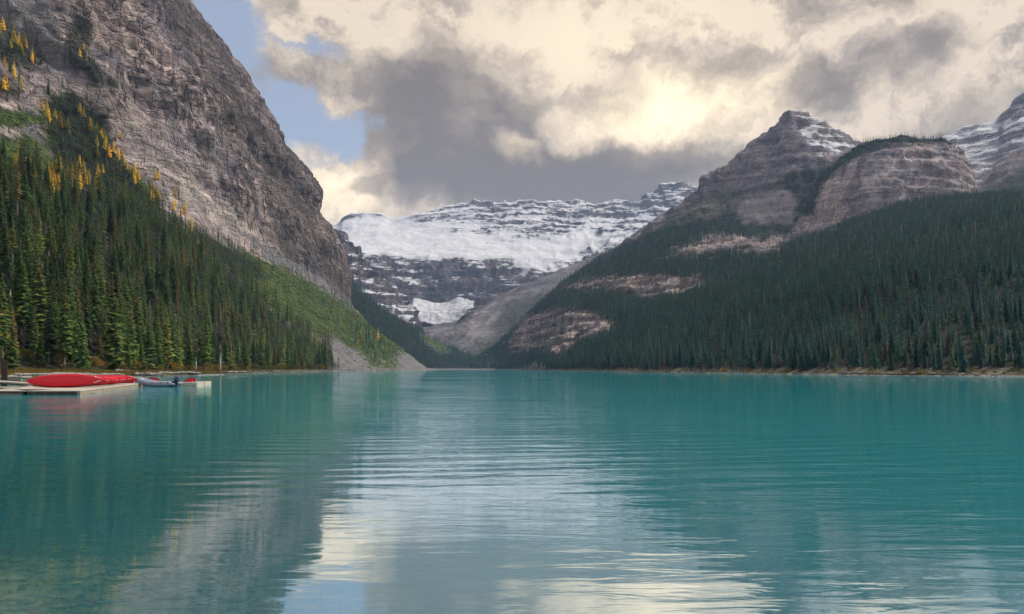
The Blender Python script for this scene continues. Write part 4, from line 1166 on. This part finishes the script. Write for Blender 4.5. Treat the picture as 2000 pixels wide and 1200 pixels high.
grass_stuff('bank_grass', shore_pts(LX, LD, 2600, (1.5, 16), 31, gA), .35, 1.15, .10, 41, 'yellow autumn grass on the bank along the left shore')
grass_stuff('shore_grass', np.concatenate([shore_pts([1690, 1850], [285, 258], 420, (.6, 3.0), 32, gG), shore_pts(RX, RD, 500, (1, 5), 33, gG)]), .25, .6, .12, 42, 'low yellow grass along the right shore')


def stone(seed):
    r = random.Random(seed)
    import bmesh
    bm = bmesh.new(); bmesh.ops.create_icosphere(bm, subdivisions=1, radius=1.0)
    for v in bm.verts: v.co *= r.uniform(.72, 1.15); v.co.z *= .6
    V = [tuple(v.co) for v in bm.verts]; F = [tuple(v.index for v in f.verts) for f in bm.faces]
    bm.free(); return np.array(V), F


ST = [stone(i) for i in range(6)]


def stones(name, q, s0, s1, seed, label, mat, zoff=0.0):
    r = random.Random(seed); V, F = [], []
    n = 0
    for p in q:
        sv, sf = ST[r.randrange(6)]
        s_ = s0 + (s1 - s0) * r.random() ** 2.2; a = r.uniform(0, 6.28); ca, sa = math.cos(a), math.sin(a)
        t_ = sv * s_ * np.array([r.uniform(.8, 1.5), r.uniform(.8, 1.3), 1])
        V.append(np.column_stack([p[0] + t_[:, 0] * ca - t_[:, 1] * sa, p[1] + t_[:, 0] * sa + t_[:, 1] * ca, p[2] + zoff + t_[:, 2]])); F += [tuple(i + n for i in f_) for f_ in sf]; n += len(sv)
    return link(name, mesh(name, np.concatenate(V) * K, F, mat), kind='stuff', label=label, category='stones')


q = shore_pts(LX, LD, 1100, (-1.5, 2.0), 51, gA); q[:, 2] = np.maximum(q[:, 2], -.1)
q2_ = shore_pts(RX, RD, 900, (-.8, 2.0), 52, gG); q2_[:, 2] = np.maximum(q2_[:, 2], -.1)
stones('shore_stones', np.concatenate([q, q2_]), .18, .95, 53, 'pale stones along the waterline of both shores', m_stone)
qt = scatter(gA, 60000, [[(655, 655), (690, 668), (745, 705), (770, 690), (805, 684), (865, 724), (660, 724)]], None, zmin=.3, seed=54)
stones('talus_blocks', qt[:3500], .5, 2.6, 55, 'grey talus blocks on the fans running into the lake', m_stone)
r_ = np.random.default_rng(56)
qb = np.column_stack([r_.uniform(-12, 1, 3200), r_.uniform(6, 16, 3200)])
qb = np.column_stack([qb, -np.minimum(bed_depth(qb[:, 0], qb[:, 1]), 4)])
m_wet = simple('submerged_stone', (0.33, 0.26, 0.165), 0.7, 0.65, 4.0, 0.2, 0.5)
stones('submerged_stones', qb, .03, .17, 57, 'brown stones under the shallow water by the near bank', m_wet)


def log(x0, d0, x1, d1, r0, lb, g=None, dz=.15):
    a = at_px(x0, d0, g); b = at_px(x1, d1, g); V, F = [], []
    a = np.array(a); b = np.array(b); a[2] += dz; b[2] += dz; m_ = (a + b) / 2 + np.array([0, 0, .08])
    tube(V, F, a * K, m_ * K, r0 * K, r0 * .8 * K, 7); tube(V, F, m_ * K, b * K, r0 * .8 * K, r0 * .45 * K, 7)
    for f_ in (.3, .55, .7):
        p = a + (b - a) * f_; tube(V, F, p * K, (p + np.array([.25, -.1, .55])) * K, .06 * K, .03 * K, 4)
    link('driftwood_log', mesh('driftwood_log', V, F, m_dead, True), label=lb, category='log', group='bleached logs on the shores')


log(221, 236, 262, 246, .32, 'long bleached log on the bank behind the canoe row')
log(282, 240, 312, 262, .30, 'driftwood log at the water behind the grey dinghy')
log(318, 258, 338, 262, .22, 'short driftwood log at the waterline right of the one behind the dinghy')
log(1878, 254, 1893, 252, .25, 'pale driftwood log on the right shore beside the leaning spruce', gG)
log(1416, 414, 1428, 408, .3, 'pale log on the right shore under the dark forest', gG)

# ------------------------------------------------------------------ dock, canoes, dinghy
m_deck = simple('weathered_pale_boards', (0.56, 0.50, 0.43), 0.85, 0.18, 2.2, 0.15, 0.4)
m_fascia = simple('dark_wet_timber', (0.10, 0.085, 0.075), 0.8, 0.4, 3.0, 0.2, 0.4)
m_side = simple('tan_timber', (0.42, 0.34, 0.25), 0.85, 0.25, 2.5, 0.15, 0.4)
m_rub = simple('white_rub_strip', (0.68, 0.66, 0.62), 0.5, 0.08, 3.0, 0.4)
m_red, t, o = newmat('red_gelcoat')
oi_ = nd(t.nt, 'ShaderNodeObjectInfo').outputs['Random']
c = nd(t.nt, 'ShaderNodeTexCoord').outputs['Object']
principled(t, o, t.mix(1.0, t.mix(oi_, (0.66, 0.004, 0.016), (0.92, 0.006, 0.032)), t.mix(t.mapr(t.noise(t.vmath('MULTIPLY', c, (1.0, 6.0, 6.0)), 2.0, 6, 0.7), .35, .7), (1, 1, 1), (.85, .86, .88)), 'MULTIPLY'), 0.24, None, 0.5)
m_white = simple('white_vinyl_lettering', (0.80, 0.78, 0.76), 0.5, 0.05, 5.0, 0.4)
m_rail = simple('gap_dark_gunwale', (0.10, 0.012, 0.014), 0.5, 0.2, 4.0, 0.4)  # rail colour darkened to draw the shaded gaps between stacked hulls
m_wood = simple('varnished_ash', (0.46, 0.22, 0.07), 0.5, 0.25, 5.0, 0.4)
m_pvc = simple('grey_blue_boat_fabric', (0.34, 0.38, 0.50), 0.45, 0.06, 4.0, 0.4)
m_pvcd = simple('dark_boat_fabric', (0.035, 0.04, 0.055), 0.6, 0.2, 4.0, 0.3)
m_cowl = simple('blue_grey_engine_cowl', (0.12, 0.16, 0.27), 0.3, 0.08, 4.0, 0.5)
m_engine = simple('dark_blue_engine_leg', (0.03, 0.05, 0.12), 0.35, 0.1, 4.0, 0.5)
m_float = simple('cream_plastic_float', (0.66, 0.60, 0.47), 0.6, 0.08, 2.0, 0.3)
m_rust = simple('dark_brown_steel', (0.075, 0.042, 0.036), 0.7, 0.4, 5.0, 0.3, 0.3)


def prism(poly, z0, z1):
    n = len(poly); V = [(x * K, y * K, z0 * K) for x, y in poly] + [(x * K, y * K, z1 * K) for x, y in poly]
    F = [tuple(range(n - 1, -1, -1)), tuple(range(n, 2 * n))] + [(i, (i + 1) % n, n + (i + 1) % n, n + i) for i in range(n)]
    return V, F


def pris(name, poly, z0, z1, mat, parent=None, bev=0.0, **pr):
    # outlines are given clockwise or anticlockwise; make them anticlockwise
    ar = sum(poly[i - 1][0] * poly[i][1] - poly[i][0] * poly[i - 1][1] for i in range(len(poly)))
    if ar < 0: poly = poly[::-1]
    o_ = link(name, mesh(name, *prism(poly, z0, z1), mat), parent, **pr)
    if bev:
        b_ = o_.modifiers.new('bevel', 'BEVEL'); b_.width = bev; b_.segments = 2
    return o_


def lerp2(a, b, f): return (a[0] + (b[0] - a[0]) * f, a[1] + (b[1] - a[1]) * f)


EA, EB = (-42.25, 75.2), (-54.3, 113.0)
dock = link('canoe_dock', None, label='long low wooden dock carrying the row of red canoes', category='dock')
cuts = [0.0, .28, .59, .84, 1.0]
for k_ in range(4):
    a, b = lerp2(EA, EB, cuts[k_] + .0012), lerp2(EA, EB, cuts[k_ + 1] - .0012)
    wl = 5.35 if k_ == 0 else 11.5
    sec = pris('deck_section', [a, b, (b[0] - (11.5), b[1]), (a[0] - wl, a[1])], .33, .42, m_deck, dock, .006)
    ins = .05
    pris('side_beam', [(a[0] - ins, a[1] + ins), (b[0] - ins, b[1]), (b[0] - ins - .35, b[1]), (a[0] - ins - .35, a[1] + ins)], .0, .328, m_side, sec)
    pris('rub_strip', [(a[0] + .03, a[1] + .6), (lerp2(a, b, .62)[0] + .03, lerp2(a, b, .62)[1]), (lerp2(a, b, .62)[0] - .04, lerp2(a, b, .62)[1]), (a[0] - .04, a[1] + .6)], .03, .08, m_side, sec)
    pris('float_tank', [(a[0] - .9, a[1] + .5), (b[0] - .9, b[1] - .5), (b[0] - 4.6, b[1] - .5), (a[0] - 4.6, a[1] + .5)], -.35, .326, m_fascia, sec)
sec = dock.children[0]
pris('front_beam', [(EA[0] - .08, EA[1] + .06), (EA[0] - 5.3, EA[1] + .06), (EA[0] - 5.3, EA[1] + .4), (EA[0] - .45, EA[1] + .4)], -.1, .327, m_fascia, dock)
pris('corner_post', [(EA[0] - .02, EA[1] - .03), (EA[0] - .30, EA[1] - .03), (EA[0] - .30, EA[1] + .055), (EA[0] - .02, EA[1] + .055)], -.2, .325, m_side, dock)
for i_ in range(9):
    xx_ = EA[0] - .7 - i_ * .55
    pris('bolt_plate', [(xx_, EA[1] + .02), (xx_ - .10, EA[1] + .02), (xx_ - .10, EA[1] + .058), (xx_, EA[1] + .058)], .13, .22, m_side if i_ % 2 else m_rust, dock)
side_dock = link('side_dock', None, label='second low dock section at the left edge beyond the gap', category='dock')
pris('deck', [(EA[0] - 5.5, EA[1] - .05), (EA[0] - 5.5, 80.5), (-74, 80.5), (-74, EA[1] - .05)], .33, .42, m_deck, side_dock, .006)
pris('front_beam', [(EA[0] - 5.6, EA[1]), (EA[0] - 5.6, EA[1] + .3), (-74, EA[1] + .3), (-74, EA[1])], .02, .326, m_fascia, side_dock)
pris('lower_board', [(EA[0] - 5.7, EA[1] - .02), (EA[0] - 5.7, EA[1] - .05), (-74, EA[1] - .05), (-74, EA[1] - .02)], .02, .14, m_side, side_dock)
pris('rear_deck', [(-54, 84.5), (-54, 87), (-80, 92), (-80, 88)], .40, .52, m_deck, side_dock, .006)
pris('float_tank', [(-49, 76), (-49, 80), (-73, 80), (-73, 76)], -.35, .325, m_fascia, side_dock)

gang = link('gangway', None, label='pale narrow gangway sloping from the left edge onto the canoe dock', category='gangway')
V, F = prism([(-56.6, 90.2), (-56.9, 92.0), (-72.0, 101.5), (-72.5, 99.0)][::-1], .70, .86)
for i_ in (2, 3, 6, 7):
    pass
V = [(x, y, z + (.45 * K if x < -60 * K else 0)) for x, y, z in V]
link('walkway', mesh('walkway', V, F, m_deck), gang)
for dy in (0.0, 1.9):
    V, F = prism([(-57.0, 90.3 + dy), (-57.1, 90.5 + dy), (-72.0, 99.4 + dy), (-72.0, 99.2 + dy)][::-1], .56, .69)
    V = [(x, y, z + (.45 * K if x < -60 * K else 0)) for x, y, z in V]
    link('stringer', mesh('stringer', V, F, m_fascia), gang)
bw = link('boardwalk', None, label='short pale boardwalk on the grassy bank behind the brown posts', category='boardwalk')
pris('deck', [(-85.5, 134), (-85.9, 137.5), (-104, 144), (-104, 140)], 1.02, 1.2, m_deck, bw, .006)
pris('edge_beam', [(-85.7, 134.1), (-85.8, 134.6), (-104, 140.6), (-104, 140.1)], .3, 1.015, m_side, bw)


def hpost(x, d, z0, ztop, lb, wd=.34):
    X = (x - 1000) / FPX * d
    e = link('mooring_post', None, loc=(X * K, d * K, 0), rot=(0, 0, .5), label=lb, category='post', group='brown steel mooring posts')
    for nm, x0, x1, y0, y1 in (('flange', -wd / 2, wd / 2, -wd / 2, -wd / 2 + .07), ('flange', -wd / 2, wd / 2, wd / 2 - .07, wd / 2), ('web', -.035, .035, -wd / 2 + .069, wd / 2 - .069)):
        pris(nm, [(x0, y0), (x1, y0), (x1, y1), (x0, y1)], z0, ztop, m_rust, e)
    pris('cap', [(-wd / 2 - .02, -wd / 2 - .02), (wd / 2 + .02, -wd / 2 - .02), (wd / 2 + .02, wd / 2 + .02), (-wd / 2 - .02, wd / 2 + .02)], ztop, ztop + .05, m_rust, e)


hpost(5.5, 104, -1.0, 3.80, 'taller brown steel post at the left edge beside the gangway')
hpost(11.5, 103, -1.0, 3.62, 'shorter brown steel post just right of its taller neighbour')

# ---- canoe
CL, CB, CD = 3.02, 0.50, 0.36      # half length, half beam, depth in metres


def hull_pt(s, ph, rise=.16, off=0.0, pw=6):
    a = abs(s)
    b = CB * max(0.0, 1 - a ** 2.3) ** .72 + .012 + off
    if pw == 0:
        q_ = min(1.0, max(0.0, (a - .50) / .42)); zt = rise * q_ * q_ * (3 - 2 * q_)
        zt -= rise * .45 * max(0.0, (a - .90) / .10) ** 2
    else:
        zt = rise * a ** pw
    zb = -CD - off + (CD * .75) * a ** 9
    c_, sn = math.cos(ph), math.sin(ph)
    rake = (.07 * a ** 8 * abs(math.cos(ph)) ** .8) if pw == 0 else 0.0
    return (CL * s * (1 - rake) * (1 + .012 * (1 - abs(sn)) * (a > .9)), b * math.copysign(abs(sn) ** .72, sn), zt + (zb - zt) * abs(c_) ** .62)


def hull_mesh(name, rise, pw):
    ns, nf = 40, 14
    S = [math.sin(math.pi / 2 * (-1 + 2 * i / (ns - 1))) for i in range(ns)]
    PH = [math.pi / 2 * (-1 + 2 * j / (nf - 1)) for j in range(nf)]
    V, F = [], []
    for off in (0.0, -.014):
        for s_ in S:
            for p_ in PH: V.append(hull_pt(s_ * (1 if off == 0 else .995), p_, rise, off, pw))
    n = ns * nf
    for i in range(ns - 1):
        for j in range(nf - 1):
            a = i * nf + j
            F.append((a, a + nf, a + nf + 1, a + 1)); F.append((n + a, n + a + 1, n + a + nf + 1, n + a + nf))
        for j in (0, nf - 1):
            a = i * nf + j; F.append((a, a + nf, n + a + nf, n + a))
    return mesh(name, V, F, m_red, True)


def rail_mesh(rise, pw, sgn):
    V, F = [], []
    S = [math.sin(math.pi / 2 * (-1 + 2 * i / 24)) for i in range(25)]
    pp = [hull_pt(s_, sgn * math.pi / 2, rise, 0.004, pw) for s_ in S]
    for a, b in zip(pp[:-1], pp[1:]): tube(V, F, a, b, .026, .026, 5)
    return mesh('gunwale', V, F, m_rail, True)


def decal(s0, s1, p0, p1, rise, pw, wave=0.0, n=8):
    V, F = [], []
    for i in range(n + 1):
        s_ = s0 + (s1 - s0) * i / n
        w_ = wave * math.sin(i / n * math.pi * 2)
        for p_ in (p0 + w_, (p0 + p1) / 2 + w_, p1 + w_): V.append(hull_pt(s_, p_, rise, .008, pw))
    for i in range(n):
        for j in range(2):
            a = i * 3 + j; F.append((a, a + 3, a + 4, a + 1))
    return mesh('lettering', V, F, m_white)


def bar(x, z, mat, wd=.04, hw=None):
    b = hull_pt(x / CL, math.pi / 2)[1] if hw is None else hw
    V, F = [], []
    for dx, y, dz in [(-wd, -b, -.012), (wd, -b, -.012), (wd, b, -.012), (-wd, b, -.012), (-wd, -b, .012), (wd, -b, .012), (wd, b, .012), (-wd, b, .012)]: V.append((x + dx, y, z + dz))
    F = [(3, 2, 1, 0), (4, 5, 6, 7), (0, 1, 5, 4), (1, 2, 6, 5), (2, 3, 7, 6), (3, 0, 4, 7)]
    return mesh('bar', V, F, mat)


class CanoeParts:
    def __init__(s, rise, pw):
        s.hull = hull_mesh('canoe_hull', rise, pw); s.rails = [rail_mesh(rise, pw, k_) for k_ in (-1, 1)]
        s.dec = [decal(.80, .835, -1.05, -.62, rise, pw), decal(.85, .875, -1.05, -.62, rise, pw), decal(.885, .95, -1.15, -.85, rise, pw, .16),
                 decal(-.95, -.87, -1.15, -.85, rise, pw, .16), decal(.80, .95, .65, .95, rise, pw, .2)]
        s.bars = [bar(-.9, -.01, m_wood), bar(.0, -.01, m_wood), bar(.9, -.01, m_wood)]
        s.seats = [bar(-1.7, -.10, m_wood, .13, .22), bar(1.5, -.10, m_wood, .13, .27)]


def put_canoe(cp, loc, rot, lb, group):
    e = link('canoe', None, loc=loc, rot=rot, label=lb, category='canoe', group=group)
    h = link('hull', cp.hull, e)
    for m_ in cp.rails: link('gunwale', m_, e)
    for m_ in cp.dec: link('lettering', m_, h)
    for m_ in cp.bars: link('thwart', m_, e)
    for m_ in cp.seats: link('seat', m_, e)
    return e


cpA = CanoeParts(.16, 6)
NC = 11
names = ['nearest', 'second', 'third', 'fourth', 'fifth', 'sixth', 'seventh', 'eighth', 'ninth', 'tenth', 'farthest']
for i in range(NC):
    f = i / (NC - 1)
    d = 87.6 + f * 22.6
    xe = np.interp(d, [75.2, 113.0], [-42.25, -54.3])
    a = math.radians(18 if i == 0 else 52 + rs.uniform(-9, 9))
    yaw = math.radians(-5 + rs.uniform(-1.5, 1.5))
    cx = xe - 4.75 + (0 if i == 0 else rs.uniform(-.35, .25))
    cz = .42 * K + CB * math.cos(a) + .02
    e = put_canoe(cpA, (cx * K, d * K, cz), (-(math.pi / 2 + a), 0, 0), '%s canoe of the red row lying on its side on the dock' % names[i], 'red canoes lying on the dock')
    e.rotation_mode = 'ZYX'; e.rotation_euler = (-(math.pi / 2 + a), math.radians(-1.2), yaw)
    e.rotation_mode = 'XYZ'
cpB = CanoeParts(.50, 0)
put_canoe(cpB, (-52.0 * K, 117.5 * K, .30), (0, 0, math.radians(-22)), 'upright red canoe with a high bow floating behind the grey dinghy', 'red canoes afloat')
put_canoe(cpB, (-65.2 * K, 123 * K, .16), (0, 0, math.radians(30)), 'afloat red canoe whose white-marked bow shows over the row', 'red canoes afloat')
put_canoe(cpB, (-69.0 * K, 128 * K, .10), (0, 0, math.radians(34)), 'red canoe afloat farthest back, only its bow top showing over the row', 'red canoes afloat')

# ---- inflatable dinghy with outboard, bow to the left
ding = link('inflatable_dinghy', None, loc=(-50.8 * K, 110.5 * K, .0), rot=(0, 0, math.radians(-8)), label='grey blue inflatable dinghy with outboard motor tied at the dock end', category='dinghy')
path = []
for i in range(37):
    u = -1 + 2 * i / 36
    au = abs(u)
    if au > .42:
        x = 1.95 - (1 - au) / .58 * 2.6; y = math.copysign(.62, u)
    else:
        an = au / .42 * math.pi / 2
        x = -.65 - 1.25 * math.cos(an); y = math.copysign(.62 * math.sin(an) ** .8, u)
    z = .24 + .36 * max(0, (-x - .1) / 1.8) ** 1.7
    path.append((x, y, z))


def sweep(path, rad, n=10):
    V, F = [], []
    pp = np.array(path)
    for i in range(len(pp)):
        d = pp[min(i + 1, len(pp) - 1)] - pp[max(i - 1, 0)]; d /= np.linalg.norm(d)
        s_ = np.cross(d, (0, 0, 1)); s_ /= np.linalg.norm(s_); u_ = np.cross(s_, d)
        for k_ in range(n):
            an = 2 * math.pi * k_ / n; V.append(tuple(pp[i] + rad[i] * (math.cos(an) * s_ + math.sin(an) * u_)))
    for i in range(len(pp) - 1):
        for k_ in range(n): F.append((i * n + k_, i * n + (k_ + 1) % n, (i + 1) * n + (k_ + 1) % n, (i + 1) * n + k_))
    F.append(tuple(range(n - 1, -1, -1))); F.append(tuple((len(pp) - 1) * n + k_ for k_ in range(n)))
    return V, F


rad = [.06 + .19 * min(1, min(i, 36 - i) / 3.0) for i in range(37)]
tubeo = link('tube', mesh('tube', *sweep(path, rad, 14), m_pvc, True), ding)
for sg in (0, 1):
    p2 = [(x, y + (-.225 if sg == 0 else .225) if abs(y) > .3 else y, z - .02) for x, y, z in (path[4:15] if sg == 0 else path[22:33])]
    link('rubbing_strake', mesh('rubbing_strake', *sweep(p2, [.022] * len(p2), 6), m_rub, True), tubeo)
    for xx_ in (-1.1, -.2, .7, 1.4):
        zc = .24 + .36 * max(0, (-xx_ - .1) / 1.8) ** 1.7
        yy_ = (-.62 - .2) if sg == 0 else .82
        V, F = prism([(-.10 / K, -.025 / K), (.10 / K, -.025 / K), (.10 / K, .025 / K), (-.10 / K, .025 / K)], -.035 / K, .035 / K)
        link('grab_handle', mesh('grab_handle', V, F, m_pvcd), ding, loc=(xx_, yy_ * (1 if abs(xx_ + 1.1) > .1 else .93), zc + .13))
pr = lambda x0, x1, y0, y1: [(x0 / K, y0 / K), (x1 / K, y0 / K), (x1 / K, y1 / K), (x0 / K, y1 / K)]
pris('floor', pr(-1.5, 1.6, -.45, .45), .06 / K, .10 / K, m_pvcd, ding)
pris('transom', pr(1.58, 1.63, -.42, .42), .05 / K, .52 / K, m_pvcd, ding)
pris('bench', pr(.2, .45, -.5, .5), .36 / K, .40 / K, m_rub, ding)
pris('bow_cover', pr(-1.55, -1.0, -.3, .3), .62 / K, .66 / K, m_pvc, ding)
mot = link('outboard_motor', None, ding, loc=(1.78, -.05, .0), rot=(0, math.radians(6), 0))


def rbox(name, x0, x1, y0, y1, z0, z1, mat, parent, bev):
    o_ = pris(name, pr(x0, x1, y0, y1), z0 / K, z1 / K, mat, parent)
    b_ = o_.modifiers.new('bevel', 'BEVEL'); b_.width = bev; b_.segments = 4
    for p_ in o_.data.polygons: p_.use_smooth = True
    return o_


rbox('cowl', -.24, .27, -.17, .17, .62, 1.02, m_cowl, mot, .11)
rbox('cowl_base', -.20, .22, -.145, .145, .50, .64, m_engine, mot, .04)
rbox('leg', -.07, .12, -.05, .05, -.35, .52, m_engine, mot, .03)
rbox('clamp_bracket', -.22, -.06, -.12, .12, .30, .52, m_engine, mot, .02)
rbox('cavitation_plate', -.10, .26, -.09, .09, -.08, -.05, m_engine, mot, .01)
V, F = [], []; tube(V, F, (-.2, 0, .62), (-.75, 0, .74), .025, .02, 6); link('tiller', mesh('tiller', V, F, m_pvcd, True), mot)

# ---- cream plastic floats
def float_dock(x0, x1, d, dep, ztop, n, lb):
    X0, X1 = (x0 - 1000) / FPX * d, (x1 - 1000) / FPX * d
    e = link('floating_dock', None, loc=((X0 + X1) / 2 * K, d * K, 0), label=lb, category='dock', group='cream plastic floating docks')
    wd = (X1 - X0) / n
    for k_ in range(n):
        a = -(X1 - X0) / 2 + k_ * wd
        o_ = pris('float_block', [(a + .012, 0), (a + wd - .012, 0), (a + wd - .012, dep), (a + .012, dep)], -.2, ztop, m_float, e)
        b_ = o_.modifiers.new('bevel', 'BEVEL'); b_.width = .02; b_.segments = 2
        pris('lug', [(a + wd / 2 - .09, -.05), (a + wd / 2 + .09, -.05), (a + wd / 2 + .09, .02), (a + wd / 2 - .09, .02)], .04, .12, m_pvcd, e)


float_dock(318, 385, 113.2, 2.6, .55, 5, 'larger cream plastic float beside the dinghy motor')
float_dock(366, 400, 119.5, 2.6, .58, 3, 'smaller cream plastic float behind and right of the larger one')

# ---- willow on the near bank, its branch reaching into the frame from the left
wl = link('willow_tree', None, loc=(-11.42 * K, 13.2 * K, .1), label='yellow green willow branch reaching in at the left edge', category='tree')
r = random.Random(91); V, F, LV, LF = [], [], [], []
tube(V, F, (0, 0, -.3), (.1, 0, 1.0), .07, .055, 8); tube(V, F, (.1, 0, 1.0), (.45, .1, 1.75), .055, .03, 7)
tips = [(1.74, .10, 2.25), (1.80, -.05, 2.08), (1.62, .2, 1.95), (1.35, .3, 2.3), (.3, .3, 2.7), (-.6, .2, 2.5), (.9, -.4, 2.4), (-.2, -.5, 2.6), (1.70, 0, 1.86)]
for tx, ty, tz in tips:
    tube(V, F, (.45, .1, 1.75), (tx, ty, tz), .018, .006, 5)
    for _ in range(46):
        f = r.uniform(.35, 1.05)
        p = np.array([.45 + (tx - .45) * f, .1 + (ty - .1) * f, 1.75 + (tz - 1.75) * f]) + np.array([r.gauss(0, .055), r.gauss(0, .07), r.gauss(0, .07)])
        a = np.array([r.gauss(0, 1), r.gauss(0, 1), r.gauss(0, 1)]); a /= np.linalg.norm(a); b = np.cross(a, (r.gauss(0, 1), r.gauss(0, 1), 1)); b /= np.linalg.norm(b)
        i = len(LV); L_ = r.uniform(.028, .045)
        LV += [tuple(p - a * L_), tuple(p + b * L_ * .35), tuple(p + a * L_), tuple(p - b * L_ * .35)]; LF.append((i, i + 1, i + 2, i + 3))
link('trunk', mesh('trunk', V, F, m_bark, True), wl); link('crown', mesh('crown', LV, LF, m_willow), wl)

# ------------------------------------------------------------------ the air
m_haze = bpy.data.materials.new('haze'); m_haze.use_nodes = True
nt = m_haze.node_tree; nt.nodes.clear()
pv = nt.nodes.new('ShaderNodeVolumePrincipled'); pv.inputs['Color'].default_value = (0.46, 0.66, 1.0, 1); pv.inputs['Density'].default_value = HAZE = 7.5e-5; pv.inputs['Anisotropy'].default_value = 0.2
ho = nt.nodes.new('ShaderNodeOutputMaterial'); nt.links.new(pv.outputs[0], ho.inputs['Volume'])
hx, hy0, hy1, hz0, hz1 = 4900, -1000, 5700, -8, 1000
V = [(x, y, z) for z in (hz0, hz1) for x, y in ((-hx, hy0), (hx, hy0), (hx, hy1), (-hx, hy1))]
link('haze', mesh('haze', V, [(3, 2, 1, 0), (4, 5, 6, 7), (0, 1, 5, 4), (1, 2, 6, 5), (2, 3, 7, 6), (3, 0, 4, 7)], m_haze), kind='stuff')
